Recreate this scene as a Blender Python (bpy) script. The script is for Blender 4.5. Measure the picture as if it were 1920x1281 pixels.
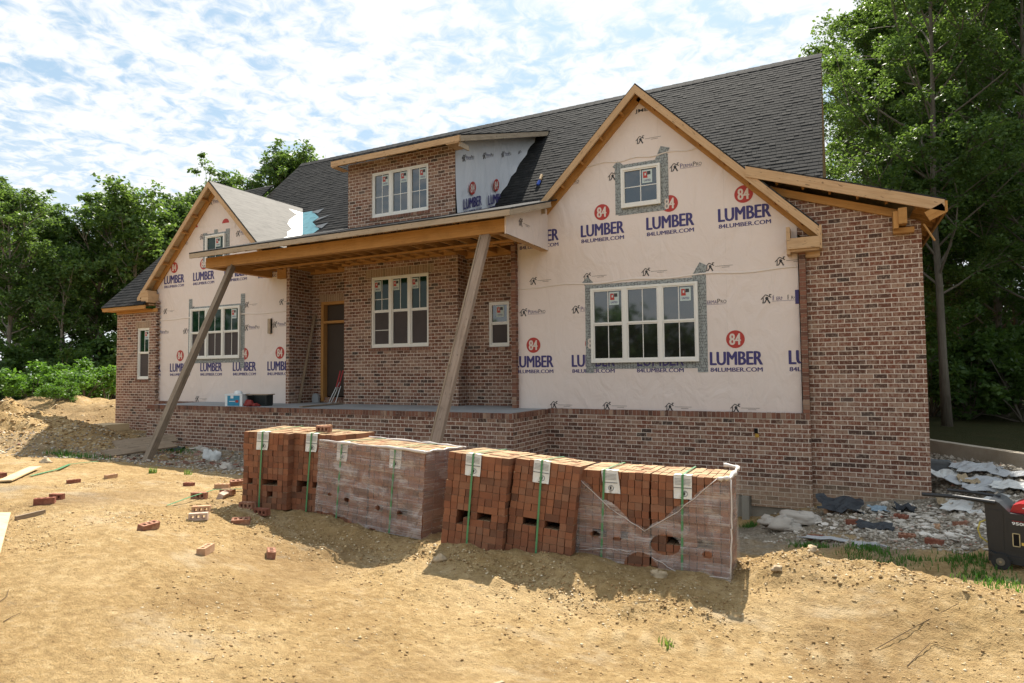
import bpy, math, random
import numpy as np
from mathutils import Vector, Matrix
R = math.radians
random.seed(7); np.random.seed(7)
for o in list(bpy.data.objects): bpy.data.objects.remove(o)
scene = bpy.context.scene
C = scene.collection

# ------------------------------------------------------------------ camera
yaw, pitch, roll, FPX = R(27.18), R(2.767), R(-.483), 1192.93
fw = Vector((-math.sin(yaw)*math.cos(pitch), math.cos(yaw)*math.cos(pitch), math.sin(pitch)))
rt0 = Vector((math.cos(yaw), math.sin(yaw), 0)); up0 = rt0.cross(fw)
rt = math.cos(roll)*rt0 + math.sin(roll)*up0
up = -math.sin(roll)*rt0 + math.cos(roll)*up0
cd = bpy.data.cameras.new('camera'); cam = bpy.data.objects.new('camera', cd); C.objects.link(cam)
cd.sensor_width = 36; cd.lens = FPX/1920*36; cd.clip_start = .05; cd.clip_end = 3000
M3 = Matrix((rt, up, -fw)).transposed()
cam.matrix_world = Matrix.Translation((0, -12.2, 0)) @ M3.to_4x4()
scene.camera = cam
# ------------------------------------------------------------------ sun and sky
SA, SB = .18, .74                      # shadow run per metre of height: +x, -y
to_sun = Vector((-SA, SB, 1)).normalized()
sun_el = math.asin(to_sun.z); sun_az = math.atan2(to_sun.x, to_sun.y)
ld = bpy.data.lights.new('sun', 'SUN'); sun = bpy.data.objects.new('sun', ld); C.objects.link(sun)
ld.energy = 5.0; ld.angle = R(.55); ld.color = (1, .93, .82)
sun.rotation_euler = to_sun.to_track_quat('Z', 'Y').to_euler(); sun.location = (0, 0, 30)
scene.view_settings.view_transform = 'Standard'; scene.view_settings.look = 'None'
scene.view_settings.exposure = 1.08; scene.view_settings.gamma = 1
w = bpy.data.worlds.new('World'); scene.world = w; w.use_nodes = True
nt = w.node_tree; nt.nodes.clear()
def N(nt, t, **k):
    n = nt.nodes.new(t)
    for a, b in k.items():
        if a.startswith('i_'): n.inputs[a[2:].replace('_', ' ')].default_value = b
        else: setattr(n, a, b)
    return n
def L(nt, a, b): nt.links.new(a, b)
out = N(nt, 'ShaderNodeOutputWorld'); bg = N(nt, 'ShaderNodeBackground'); bg.inputs[1].default_value = .148
sky = N(nt, 'ShaderNodeTexSky', sky_type='NISHITA', sun_disc=False, sun_elevation=sun_el, sun_rotation=sun_az, air_density=1.0, dust_density=1.6, ozone_density=1.2)
tc = N(nt, 'ShaderNodeTexCoord'); sep = N(nt, 'ShaderNodeSeparateXYZ'); L(nt, tc.outputs['Generated'], sep.inputs[0])
# project the direction onto a cloud ceiling
mz = N(nt, 'ShaderNodeMath', operation='MAXIMUM'); L(nt, sep.outputs[2], mz.inputs[0]); mz.inputs[1].default_value = .04
az_ = N(nt, 'ShaderNodeMath', operation='ADD'); L(nt, mz.outputs[0], az_.inputs[0]); az_.inputs[1].default_value = .12
dx = N(nt, 'ShaderNodeMath', operation='DIVIDE'); L(nt, sep.outputs[0], dx.inputs[0]); L(nt, az_.outputs[0], dx.inputs[1])
dy = N(nt, 'ShaderNodeMath', operation='DIVIDE'); L(nt, sep.outputs[1], dy.inputs[0]); L(nt, az_.outputs[0], dy.inputs[1])
cv = N(nt, 'ShaderNodeCombineXYZ'); L(nt, dx.outputs[0], cv.inputs[0]); L(nt, dy.outputs[0], cv.inputs[1]); cv.inputs[2].default_value = 3.3
n1 = N(nt, 'ShaderNodeTexNoise', i_Scale=15.0, i_Detail=7.0, i_Roughness=.60, i_Distortion=.5); L(nt, cv.outputs[0], n1.inputs['Vector'])
n2 = N(nt, 'ShaderNodeTexNoise', i_Scale=2.2, i_Detail=4.0, i_Roughness=.6); L(nt, cv.outputs[0], n2.inputs['Vector'])
mx = N(nt, 'ShaderNodeMath', operation='MULTIPLY_ADD'); L(nt, n2.outputs[0], mx.inputs[0]); mx.inputs[1].default_value = .75; L(nt, n1.outputs[0], mx.inputs[2])
cr = N(nt, 'ShaderNodeMapRange', interpolation_type='SMOOTHSTEP'); L(nt, mx.outputs[0], cr.inputs[0])
cr.inputs[1].default_value = .68; cr.inputs[2].default_value = .97
# solid veil low over the horizon
hz = N(nt, 'ShaderNodeMapRange'); L(nt, sep.outputs[2], hz.inputs[0]); hz.inputs[1].default_value = .10; hz.inputs[2].default_value = .36; hz.inputs[3].default_value = .80; hz.inputs[4].default_value = 0
mk = N(nt, 'ShaderNodeMath', operation='MAXIMUM'); L(nt, cr.outputs[0], mk.inputs[0]); L(nt, hz.outputs[0], mk.inputs[1])
mk2 = N(nt, 'ShaderNodeMath', operation='MULTIPLY'); L(nt, mk.outputs[0], mk2.inputs[0]); mk2.inputs[1].default_value = .93
cc = N(nt, 'ShaderNodeMixRGB'); cc.inputs[1].default_value = (2.95, 3.1, 3.25, 1); cc.inputs[2].default_value = (3.75, 3.75, 3.72, 1); L(nt, n1.outputs[0], cc.inputs[0])
sk = N(nt, 'ShaderNodeMixRGB', blend_type='MULTIPLY'); sk.inputs[0].default_value = 1; sk.inputs[2].default_value = (.50, .57, .60, 1); L(nt, sky.outputs[0], sk.inputs[1])
sk2 = N(nt, 'ShaderNodeMixRGB'); sk2.inputs[0].default_value = .72; L(nt, sk.outputs[0], sk2.inputs[1]); sk2.inputs[2].default_value = (1.7, 2.3, 2.75, 1)
mm = N(nt, 'ShaderNodeMixRGB'); L(nt, mk2.outputs[0], mm.inputs[0]); L(nt, sk2.outputs[0], mm.inputs[1]); L(nt, cc.outputs[0], mm.inputs[2])
L(nt, mm.outputs[0], bg.inputs[0]); L(nt, bg.outputs[0], out.inputs[0])

# ------------------------------------------------------------------ material helpers
def mat(name, col=(.5, .5, .5), rough=.8, spec=.3, metal=0):
    m = bpy.data.materials.new(name); m.use_nodes = True
    b = m.node_tree.nodes['Principled BSDF']
    b.inputs['Base Color'].default_value = (*col, 1); b.inputs['Roughness'].default_value = rough
    b.inputs['Specular IOR Level'].default_value = spec; b.inputs['Metallic'].default_value = metal
    return m, m.node_tree, b
def ramp(nt, fac, stops, interp='LINEAR'):
    r = N(nt, 'ShaderNodeValToRGB'); e = r.color_ramp; e.interpolation = interp
    while len(e.elements) < len(stops): e.elements.new(.5)
    for el, (p, c) in zip(e.elements, stops): el.position = p; el.color = (*c, 1)
    L(nt, fac, r.inputs[0]); return r.outputs[0]
def noise(nt, vec, scale, detail=4, rough=.55, dist=0):
    n = N(nt, 'ShaderNodeTexNoise', i_Scale=scale, i_Detail=detail, i_Roughness=rough, i_Distortion=dist)
    if vec: L(nt, vec, n.inputs['Vector'])
    return n.outputs[0]
def uvmap(nt, sx=1, sy=1, ox=0, oy=0):
    t = N(nt, 'ShaderNodeUVMap'); m = N(nt, 'ShaderNodeMapping'); m.inputs['Scale'].default_value = (sx, sy, 1)
    m.inputs['Location'].default_value = (ox, oy, 0); L(nt, t.outputs[0], m.inputs[0]); return m.outputs[0]
def objc(nt, s=(1, 1, 1)):
    t = N(nt, 'ShaderNodeTexCoord'); m = N(nt, 'ShaderNodeMapping'); m.inputs['Scale'].default_value = s
    L(nt, t.outputs['Object'], m.inputs[0]); return m.outputs[0]
def mix(nt, fac, a, b, mode='MIX'):
    m = N(nt, 'ShaderNodeMixRGB', blend_type=mode)
    for i, v in ((0, fac), (1, a), (2, b)):
        if isinstance(v, (int, float)): m.inputs[i].default_value = v
        elif isinstance(v, tuple): m.inputs[i].default_value = (*v, 1)
        else: L(nt, v, m.inputs[i])
    return m.outputs[0]
def math_(nt, op, a, b=0.0, c=None):
    m = N(nt, 'ShaderNodeMath', operation=op)
    for i, v in ((0, a), (1, b), (2, c)):
        if v is None: continue
        if isinstance(v, (int, float)): m.inputs[i].default_value = v
        else: L(nt, v, m.inputs[i])
    return m.outputs[0]
def bump(nt, b, h, strength=.5, dist=.01):
    n = N(nt, 'ShaderNodeBump'); n.inputs['Strength'].default_value = strength; n.inputs['Distance'].default_value = dist
    L(nt, h, n.inputs['Height']); L(nt, n.outputs[0], b.inputs['Normal'])
def step(nt, v, lo, hi, a=0, b=1):
    m = N(nt, 'ShaderNodeMapRange', interpolation_type='SMOOTHSTEP'); L(nt, v, m.inputs[0])
    for i, q in enumerate((lo, hi, a, b)): m.inputs[i+1].default_value = q
    return m.outputs[0]

def brick_mat(name, offset=.5):
    m, nt, b = mat(name, rough=.9, spec=.15); uv = uvmap(nt)
    wob = N(nt, 'ShaderNodeTexNoise', i_Scale=9.0, i_Detail=2.0); L(nt, uv, wob.inputs['Vector'])
    wv = N(nt, 'ShaderNodeMixRGB', blend_type='LINEAR_LIGHT'); wv.inputs[0].default_value = .0055; L(nt, uv, wv.inputs[1]); L(nt, wob.outputs[1], wv.inputs[2])
    def bt(c1, c2, mo):
        t = N(nt, 'ShaderNodeTexBrick', offset=offset, i_Scale=1.0); t.inputs['Brick Width'].default_value = .2032; t.inputs['Row Height'].default_value = .0794
        t.inputs['Mortar Size'].default_value = .0064; t.inputs['Mortar Smooth'].default_value = .15; t.inputs['Bias'].default_value = 0
        for k, c in (('Color1', c1), ('Color2', c2), ('Mortar', mo)): t.inputs[k].default_value = (*c, 1)
        L(nt, wv.outputs[0], t.inputs['Vector']); return t
    t = bt((0, 0, 0), (1, 1, 1), (.5, .5, .5))
    col = ramp(nt, t.outputs[0], [(0, (.062, .044, .037)), (.10, (.11, .054, .038)), (.45, (.195, .074, .046)), (.75, (.155, .062, .040)), (1, (.25, .118, .074))])
    # tumbled, cream-smeared faces
    s1 = noise(nt, uvmap(nt, 1, .55), 27, 6, .7, .3); s2 = noise(nt, uv, 3.1, 3)
    pb = N(nt, 'ShaderNodeMath', operation='MULTIPLY_ADD'); L(nt, t.outputs[0], pb.inputs[0]); pb.inputs[1].default_value = .12; L(nt, s1, pb.inputs[2])
    sm = math_(nt, 'MULTIPLY_ADD', s2, .28, pb.outputs[0])
    col = mix(nt, math_(nt, 'MULTIPLY', step(nt, sm, .63, .79), .50), col, (.44, .33, .245))
    col = mix(nt, math_(nt, 'MULTIPLY', step(nt, noise(nt, uvmap(nt, 1, .6, 5, 3), 22, 5, .7), .60, .70), .45), col, (.085, .06, .05))
    mort = mix(nt, noise(nt, uv, 14, 4), (.60, .50, .42), (.84, .73, .62))
    col = mix(nt, math_(nt, 'MULTIPLY', t.outputs['Fac'], .93), col, mort)
    # wall-scale stains
    col = mix(nt, math_(nt, 'MULTIPLY', step(nt, noise(nt, uv, .8, 3), .52, .72), .14), col, (.42, .35, .29))
    sv = N(nt, 'ShaderNodeSeparateXYZ'); L(nt, uv, sv.inputs[0]); mud = math_(nt, 'MULTIPLY', step(nt, math_(nt, 'MULTIPLY_ADD', noise(nt, uv, 5, 5, .7), -.9, sv.outputs[1]), -2.75, -2.2, 1, 0), .55)
    col = mix(nt, mud, col, (.36, .27, .18))
    L(nt, col, b.inputs['Base Color'])
    h = math_(nt, 'SUBTRACT', math_(nt, 'MULTIPLY', noise(nt, uv, 60, 3), .35), math_(nt, 'MULTIPLY', t.outputs['Fac'], 1.0))
    bump(nt, b, h, .9, .009); return m
BRICK = brick_mat('wall_brick'); SOLD = brick_mat('soldier_brick', 0.0)

def wood_mat(name, c1, c2, c3, knots=.5, rough=.75, grain=1):
    m, nt, b = mat(name, rough=rough, spec=.2); uv = uvmap(nt, 1.2, 22*grain); ri = N(nt, 'ShaderNodeNewGeometry').outputs['Random Per Island']
    g = noise(nt, uv, 1.6, 6, .6, .6); k = noise(nt, uvmap(nt, 5, 14), 1.6, 1)
    col = ramp(nt, g, [(.25, c3), (.5, c1), (.75, c2)])
    col = mix(nt, math_(nt, 'MULTIPLY', step(nt, k, .66, .72), knots), col, tuple(v*.35 for v in c3))
    col = mix(nt, math_(nt, 'MULTIPLY', ri, .35), col, tuple(v*.7 for v in c1))
    col = mix(nt, math_(nt, 'MULTIPLY', step(nt, noise(nt, uvmap(nt), 2.5, 4), .5, .75), .35), col, tuple(v*.55 for v in c3))
    L(nt, col, b.inputs['Base Color']); bump(nt, b, g, .35, .004); return m
PINE = wood_mat('new_pine', (.55, .36, .20), (.63, .44, .27), (.42, .25, .13), .8)
LVL = wood_mat('orange_beam_timber', (.46, .235, .075), (.53, .29, .11), (.35, .165, .05), .35)
GREYW = wood_mat('weathered_timber', (.30, .225, .155), (.38, .30, .215), (.16, .115, .075), .6)
FASC = wood_mat('weathered_fascia', (.42, .33, .235), (.50, .40, .29), (.26, .195, .13), .7)
DARKW = wood_mat('prop_timber', (.28, .215, .155), (.37, .295, .22), (.15, .11, .075), .3)
PLY = wood_mat('plywood', (.62, .47, .28), (.68, .53, .34), (.50, .36, .20), .2, grain=.4)

def shingle_mat(name, dark=1.0):
    m, nt, b = mat(name, rough=.9, spec=.12); uv = uvmap(nt)
    t = N(nt, 'ShaderNodeTexBrick', offset=.37, offset_frequency=2, i_Scale=1.0); t.inputs['Brick Width'].default_value = .23; t.inputs['Row Height'].default_value = .142
    t.inputs['Mortar Size'].default_value = .012; t.inputs['Mortar Smooth'].default_value = .3
    for k, c in (('Color1', (0, 0, 0)), ('Color2', (1, 1, 1)), ('Mortar', (0, 0, 0))): t.inputs[k].default_value = (*c, 1)
    L(nt, uv, t.inputs['Vector'])
    col = ramp(nt, t.outputs[0], [(0, (.018*dark, .019*dark, .021*dark)), (.5, (.034*dark, .034*dark, .036*dark)), (1, (.058*dark, .056*dark, .054*dark))])
    # shadow line under each course painted dark with the gaps; bump lifts the tabs
    col = mix(nt, math_(nt, 'MULTIPLY', t.outputs['Fac'], .8), col, (.008, .008, .009))
    col = mix(nt, .2, col, mix(nt, noise(nt, uv, 300, 2), (.015, .015, .015), (.07, .068, .066)))
    col = mix(nt, math_(nt, 'MULTIPLY', noise(nt, uv, .6, 3), .2), col, (.06, .057, .054))
    L(nt, col, b.inputs['Base Color'])
    h = math_(nt, 'SUBTRACT', math_(nt, 'MULTIPLY', t.outputs[0], .8), math_(nt, 'MULTIPLY', t.outputs['Fac'], .7))
    sx = N(nt, 'ShaderNodeSeparateXYZ'); L(nt, uv, sx.inputs[0])
    fr = math_(nt, 'FRACT', math_(nt, 'DIVIDE', sx.outputs[1], .142))
    h = math_(nt, 'ADD', h, math_(nt, 'MULTIPLY', math_(nt, 'SUBTRACT', 1.0, fr), 1.0))
    bump(nt, b, h, .8, .012); return m
SHING = shingle_mat('asphalt_shingles')

def wrap_mat(name, c1, c2, wr=1.0):
    m, nt, b = mat(name, rough=.5, spec=.35); uv = uvmap(nt)
    n = noise(nt, uv, 1.1, 3); fine = noise(nt, uvmap(nt, 40, 40), 1, 2)
    col = mix(nt, n, c1, c2); col = mix(nt, math_(nt, 'MULTIPLY', fine, .12), col, tuple(v*.7 for v in c1))
    wv = N(nt, 'ShaderNodeTexWave', i_Scale=.8, i_Distortion=9.0, i_Detail=3.0); wv.inputs['Detail Scale'].default_value = 1.2; L(nt, uvmap(nt, 1, .35), wv.inputs[0])
    s = N(nt, 'ShaderNodeSeparateXYZ'); L(nt, uv, s.inputs[0])
    # sheathing board joints telegraphing through every 1.22 m
    j = math_(nt, 'ABSOLUTE', math_(nt, 'SUBTRACT', math_(nt, 'FRACT', math_(nt, 'DIVIDE', s.outputs[0], 1.22)), .5)); jl = step(nt, j, 0, .006, 1, 0)
    col = mix(nt, math_(nt, 'MULTIPLY', jl, .12), col, tuple(v*.5 for v in c1))
    L(nt, col, b.inputs['Base Color'])
    cre = N(nt, 'ShaderNodeTexNoise', i_Scale=1.6, i_Detail=5.0, i_Roughness=.5, i_Distortion=1.5); L(nt, uvmap(nt, 1.5, .8), cre.inputs[0])
    h = math_(nt, 'MULTIPLY_ADD', cre.outputs[0], 1.2*wr, math_(nt, 'MULTIPLY', wv.outputs[0], .10*wr)); h = math_(nt, 'SUBTRACT', h, math_(nt, 'MULTIPLY', jl, .15))
    h = math_(nt, 'MULTIPLY_ADD', fine, .04, h)
    col2 = mix(nt, math_(nt, 'MULTIPLY', step(nt, noise(nt, uvmap(nt, .5, 1.3), 1.7, 5, .65), .55, .75), .14), col, (.58, .49, .42)); L(nt, col2, b.inputs['Base Color'])
    bump(nt, b, h, .75, .02); return m
WRAP = wrap_mat('house_wrap_cloth', (.70, .60, .545), (.76, .655, .60), 1.9)
WRAPG = wrap_mat('grey_house_wrap_cloth', (.62, .64, .68), (.70, .71, .74), 2.0)
SEAM = mat('wrap_seam_fold', (.70, .61, .54), .5)[0]
def plain(name, col, rough=.7, spec=.3, metal=0, var=.25, sc=20, bmp=.15):
    m, nt, b = mat(name, col, rough, spec, metal); v = noise(nt, objc(nt), sc, 4)
    L(nt, mix(nt, math_(nt, 'MULTIPLY', step(nt, v, .35, .7), var), col, tuple(c*.55 for c in col)), b.inputs['Base Color'])
    if bmp: bump(nt, b, v, bmp, .005)
    return m
RED = plain('print_red', (.42, .045, .035), .5, var=.1, bmp=0); NAVY = plain('print_navy', (.055, .045, .16), .5, var=.1, bmp=0)
INK = plain('print_black', (.05, .048, .05), .5, var=.1, bmp=0); PAPERW = plain('print_white', (.66, .57, .50), .5, var=.05, bmp=0)
VINYL = plain('white_vinyl', (.74, .72, .67), .4, .4, var=.06, bmp=0)
def glass_mat(name, tint, refl=1.9):
    m, nt, b = mat(name, tint, .04, .5); b.inputs['IOR'].default_value = refl; v = noise(nt, objc(nt), 1.3, 2)
    bump(nt, b, v, .02, .01); return m
GLASS = glass_mat('window_glass', (.018, .022, .022), 2.0); GLASSG = glass_mat('glass_tree_reflection', (.006, .026, .014), 1.38)  # second glass carries the green of reflected trees in its base colour
SCREEN = plain('insect_screen', (.075, .062, .060), .7, .2, var=.3, sc=3, bmp=0)
GLASSD = glass_mat('window_glass_lower', (.014, .014, .012), 1.55)
STICK = plain('sticker_paper', (.50, .58, .56), .5, var=.05, bmp=0); DARKIN = plain('dark_interior', (.016, .014, .013), .9, .05)
def tape_mat():
    m, nt, b = mat('flashing_tape', (.25, .27, .26), .5, .4); uv = uvmap(nt, 1, 1)
    t = N(nt, 'ShaderNodeTexBrick', offset=.5, i_Scale=1.0); t.inputs['Brick Width'].default_value = .032; t.inputs['Row Height'].default_value = .055; t.inputs['Mortar Size'].default_value = .0055
    for k, c in (('Color1', (.27, .29, .28)), ('Color2', (.30, .32, .31)), ('Mortar', (.08, .08, .085))): t.inputs[k].default_value = (*c, 1)
    L(nt, uv, t.inputs[0]); tt = t.outputs[0]
    L(nt, mix(nt, step(nt, noise(nt, uv, 18, 2), .46, .60), tt, (.29, .31, .30)), b.inputs['Base Color']); bump(nt, b, noise(nt, uv, 25, 3), .5, .01); return m
TAPE = tape_mat()
def concrete_mat(name, c=(.40, .39, .37), stain=(.24, .23, .21)):
    m, nt, b = mat(name, c, .85, .2); o = objc(nt)
    col = mix(nt, step(nt, noise(nt, o, 1.5, 6, .6), .35, .7), c, stain); col = mix(nt, .25, col, mix(nt, noise(nt, o, 45, 4), tuple(v*.6 for v in c), tuple(min(1, v*1.3) for v in c)))
    L(nt, col, b.inputs['Base Color']); bump(nt, b, noise(nt, o, 30, 5), .3, .01); return m
CONC = concrete_mat('porch_concrete', (.33, .34, .345), (.24, .25, .26)); FOUND = concrete_mat('foundation_concrete', (.26, .24, .20), (.15, .12, .085)); CURB = concrete_mat('retaining_concrete', (.46, .41, .33), (.28, .23, .17))
FELT = wood_mat('plywood_roof_deck', (.125, .117, .105), (.175, .163, .145), (.05, .046, .04), .4, grain=.5)
TEAL = plain('teal_underlayment', (.14, .36, .42), .4, .4, var=.5, sc=6); WHITEF = plain('white_torn_film', (.60, .61, .60), .5, var=.05)

# ------------------------------------------------------------------ mesh builder
class MB:
    def __init__(s): s.v = []; s.f = []; s.uv = []; s.m = []
    def poly(s, pts, mi=0, uv=None):
        b = len(s.v); pts = [Vector(p) for p in pts]; s.v += pts; s.f.append(list(range(b, b+len(pts)))); s.m.append(mi)
        if uv is None:
            n = Vector((0, 0, 0))
            for i in range(len(pts)):
                a, c = pts[i], pts[(i+1) % len(pts)]; n += a.cross(c)
            n = n.normalized() if n.length else Vector((0, 0, 1))
            if abs(n.z) > .97: t, q = Vector((1, 0, 0)), Vector((0, 1, 0))
            else:
                t = Vector((0, 0, 1)).cross(n).normalized(); q = n.cross(t)
                if t.x + t.y < 0: t = -t
            uv = [(p.dot(t), p.dot(q)) for p in pts]
        s.uv.append(uv)
    def beam(s, a, b, w, h, mi=0, upv=(0, 0, 1), taper=1):
        """timber from a to b; w across, h along the up direction; grain runs lengthwise"""
        a, b = Vector(a), Vector(b); d = (b-a); ln = d.length; d.normalize(); u = Vector(upv)
        sd = d.cross(u); sd.normalize(); u = sd.cross(d); o = random.random()*9; base = len(s.v)
        for P, k in ((a, 1), (b, taper)):
            for sx, sz in ((-1, -1), (1, -1), (1, 1), (-1, 1)): s.v.append(P+sd*sx*w/2*k+u*sz*h/2*k)
        for i in range(4):
            j = (i+1) % 4; ww = w if i % 2 == 0 else h; s.f.append([base+i, base+4+i, base+4+j, base+j])
            s.uv.append([(o, i*1.3), (o+ln, i*1.3), (o+ln, i*1.3+ww), (o, i*1.3+ww)]); s.m.append(mi)
        s.f.append([base, base+1, base+2, base+3]); s.f.append([base+7, base+6, base+5, base+4]); s.m += [mi]*2
        s.uv += [[(o, 0), (o+.01, 0), (o+.01, h), (o, h)]]*2
    def box(s, x0, x1, y0, y1, z0, z1, mi=0, grain=False):
        if grain:
            dx, dy, dz = x1-x0, y1-y0, z1-z0; c = ((x0+x1)/2, (y0+y1)/2, (z0+z1)/2)
            if dx >= dy and dx >= dz: s.beam((x0, c[1], c[2]), (x1, c[1], c[2]), dy, dz, mi)
            elif dy >= dz: s.beam((c[0], y0, c[2]), (c[0], y1, c[2]), dx, dz, mi)
            else: s.beam((c[0], c[1], z0), (c[0], c[1], z1), dx, dy, mi, (0, 1, 0))
            return
        P = [(x0, y0, z0), (x1, y0, z0), (x1, y1, z0), (x0, y1, z0), (x0, y0, z1), (x1, y0, z1), (x1, y1, z1), (x0, y1, z1)]
        for f in ((0, 1, 5, 4), (1, 2, 6, 5), (2, 3, 7, 6), (3, 0, 4, 7), (4, 5, 6, 7), (3, 2, 1, 0)): s.poly([P[i] for i in f], mi)
    def prism(s, pts, d, mi=0, mside=None):
        """polygon pts extruded by vector d"""
        pts = [Vector(p) for p in pts]; d = Vector(d); s.poly(pts, mi); s.poly([p+d for p in reversed(pts)], mi)
        for i in range(len(pts)):
            a, b = pts[i], pts[(i+1) % len(pts)]; s.poly([b, a, a+d, b+d], mi if mside is None else mside)
    def tube(s, pts, rad, mi=0, seg=8, cap=True):
        pts = [Vector(p) for p in pts]; n = len(pts); rads = rad if hasattr(rad, '__len__') else [rad]*n; base = len(s.v); px = None; ln = 0
        for i, p in enumerate(pts):
            d = (pts[min(i+1, n-1)]-pts[max(i-1, 0)]).normalized(); r = Vector((0, 0, 1)) if abs(d.z) < .9 else Vector((1, 0, 0))
            if px is None: px = d.cross(r).normalized()
            px = (px-d*px.dot(d)).normalized(); q = d.cross(px)
            for k in range(seg): a = 2*math.pi*k/seg; s.v.append(p+(px*math.cos(a)+q*math.sin(a))*rads[i])
        for i in range(n-1):
            l2 = ln+(pts[i+1]-pts[i]).length
            for k in range(seg):
                k2 = (k+1) % seg; s.f.append([base+i*seg+k, base+i*seg+k2, base+(i+1)*seg+k2, base+(i+1)*seg+k])
                s.uv.append([(ln, k/seg), (ln, (k+1)/seg), (l2, (k+1)/seg), (l2, k/seg)]); s.m.append(mi)
            ln = l2
        if cap:
            for b0, rev in ((base, True), (base+(n-1)*seg, False)):
                idx = list(range(b0, b0+seg)); idx = idx[::-1] if rev else idx; s.f.append(idx); s.uv.append([(0, 0)]*seg); s.m.append(mi)
    def grid(s, P, mi=0, skip=None):
        """P: rows of points"""
        nr, nc = len(P), len(P[0]); base = len(s.v); s.v += [Vector(p) for r in P for p in r]
        for i in range(nr-1):
            for j in range(nc-1):
                if skip and skip(i, j): continue
                s.f.append([base+i*nc+j, base+i*nc+j+1, base+(i+1)*nc+j+1, base+(i+1)*nc+j]); s.m.append(mi)
                s.uv.append([(j/(nc-1), i/(nr-1)), ((j+1)/(nc-1), i/(nr-1)), ((j+1)/(nc-1), (i+1)/(nr-1)), (j/(nc-1), (i+1)/(nr-1))])
    def xform(s, M, start=0): s.v[start:] = [M @ v for v in s.v[start:]]
    def build(s, name, mats, parent=None, smooth=False):
        me = bpy.data.meshes.new(name); me.from_pydata([tuple(v) for v in s.v], [], s.f)
        mats = mats if isinstance(mats, (list, tuple)) else [mats]
        for m in mats: me.materials.append(m)
        ul = me.uv_layers.new(name='UVMap'); flat = [c for f in s.uv for u in f for c in u]; ul.data.foreach_set('uv', flat)
        me.polygons.foreach_set('material_index', s.m)
        if smooth: me.polygons.foreach_set('use_smooth', [True]*len(s.f))
        me.update(); o = bpy.data.objects.new(name, me); C.objects.link(o)
        if parent: o.parent = parent
        return o
def tag(o, label, cat, group=None, kind=None):
    if label: o['label'] = label
    if cat: o['category'] = cat
    if group: o['group'] = group
    if kind: o['kind'] = kind
    return o
def thing(name, label, cat, loc=(0, 0, 0), rz=0, group=None):
    o = bpy.data.objects.new(name, None); o.empty_display_size = .2; C.objects.link(o); o.location = loc; o.rotation_euler = (0, 0, rz)
    return tag(o, label, cat, group)
def struct(o): o['kind'] = 'structure'; return o
def copy_tree(o, parent=None):
    c = o.copy(); C.objects.link(c); c.parent = parent
    for ch in list(o.children): copy_tree(ch, c)
    return c

# ------------------------------------------------------------------ terrain
CT = np.array([
 (-1.5,-9.3,-1.86),(-4,-10.2,-1.62),(1,-8,-1.93),(0,-12.2,-1.8),(4,-9,-1.98),(-6,-12,-1.6),(-9,-10,-1.5),(4,-14,-1.9),(-4,-16,-1.75),
 (-7.89,-8.2,-1.42),(-7.0,-9,-1.5),(-9.3,-7.0,-1.46),(-10.5,-7.3,-1.42),(-6.1,-8.2,-1.52),(-5.2,-8.2,-1.66),(-3.8,-8.2,-1.86),(-2.2,-8.0,-1.98),(-.7,-7.5,-2.06),(.9,-7.2,-2.02),(-.7,-6.9,-2.05),(-1.35,-6.85,-2.01),(-2.05,-6.95,-2.0),(-3.0,-7.3,-1.92),(-4.4,-7.2,-1.92),(-5.2,-7.2,-1.84),(-6.0,-7.3,-1.68),
 (-6.4,-6.55,-1.665),(-6.4,-5.9,-1.68),(-5.0,-6.35,-1.735),(-5.0,-5.6,-1.78),(-3.4,-6.55,-1.80),(-3.4,-5.6,-1.86),(-2.5,-6.4,-1.85),(-2.2,-5.3,-1.95),(-1.4,-6.1,-1.92),(-1.1,-5.4,-2.0),
 (-7.4,-7.2,-1.53),(-7.0,-7.0,-1.57),(-8.2,-5.5,-1.56),(-11.1,-5.8,-1.5),(-12.5,-5.2,-1.55),(-9.5,-5.9,-1.5),(-12.3,-4.1,-1.74),(-10.5,-4.0,-1.72),(-8,-4,-1.8),
 (0.1,-5.45,-1.83),(-.55,-5.4,-1.86),(.5,-5.5,-1.80),(1.1,-6.0,-1.83),(2.2,-6.8,-1.85),(.6,-6.6,-1.96),(1.6,-4.9,-2.12),(1.6,-3.6,-2.12),(2.8,-4.2,-2.12),
 (.3,-4.5,-2.2),(-.6,-4.4,-2.2),(0,-3,-2.28),(1.2,-3,-2.2),(-1,-2.6,-2.4),(-3,-2.5,-2.25),(-1.6,-.6,-2.72),(-.6,-.7,-2.40),(.5,-.5,-2.24),(1.3,-.2,-2.2),(-3.5,-.5,-2.4),(-5,-2.5,-2.0),(-6,-3.6,-1.9),(-8,-2.6,-1.85),(-12,-2.4,-1.80),(-14,-1.75,-1.83),(-16.3,-1.0,-1.82),(-17.5,-.3,-1.80),(-20.3,-.2,-1.76),(-15,-3.6,-1.78),(-17,-2.4,-1.8),(-22,-1,-1.62),(-20,1,-1.6),
 (1.7,.4,-1.84),(1.63,2.9,-1.70),(2.6,1.3,-1.70),(2.4,-.2,-1.84),(2.6,4,-1.72),(3,-1,-1.95),(2.0,7,-1.74),(2.5,-2.5,-2.12),(4,6,-1.85),(5,0,-2.05),(8,-4,-2.1),(8,-10,-2.0),
 (-24,-4,-1.5),(-25,4,-1.5),(-28,8,-1.5),(-30,0,-1.4),(-16,-9,-1.45),(-30,-10,-1.4),(-20,-14,-1.5),
 (-30,20,-1.6),(-10,20,-1.6),(4,12,-1.7),(10,14,-1.7),(14,2,-2.0),(-45,10,-1.5),(-60,30,-1.5),(-20,45,-1.5),(20,45,-1.8),(40,10,-2),(30,-30,-2),(-30,-40,-1.5),(-60,-10,-1.4)])
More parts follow.
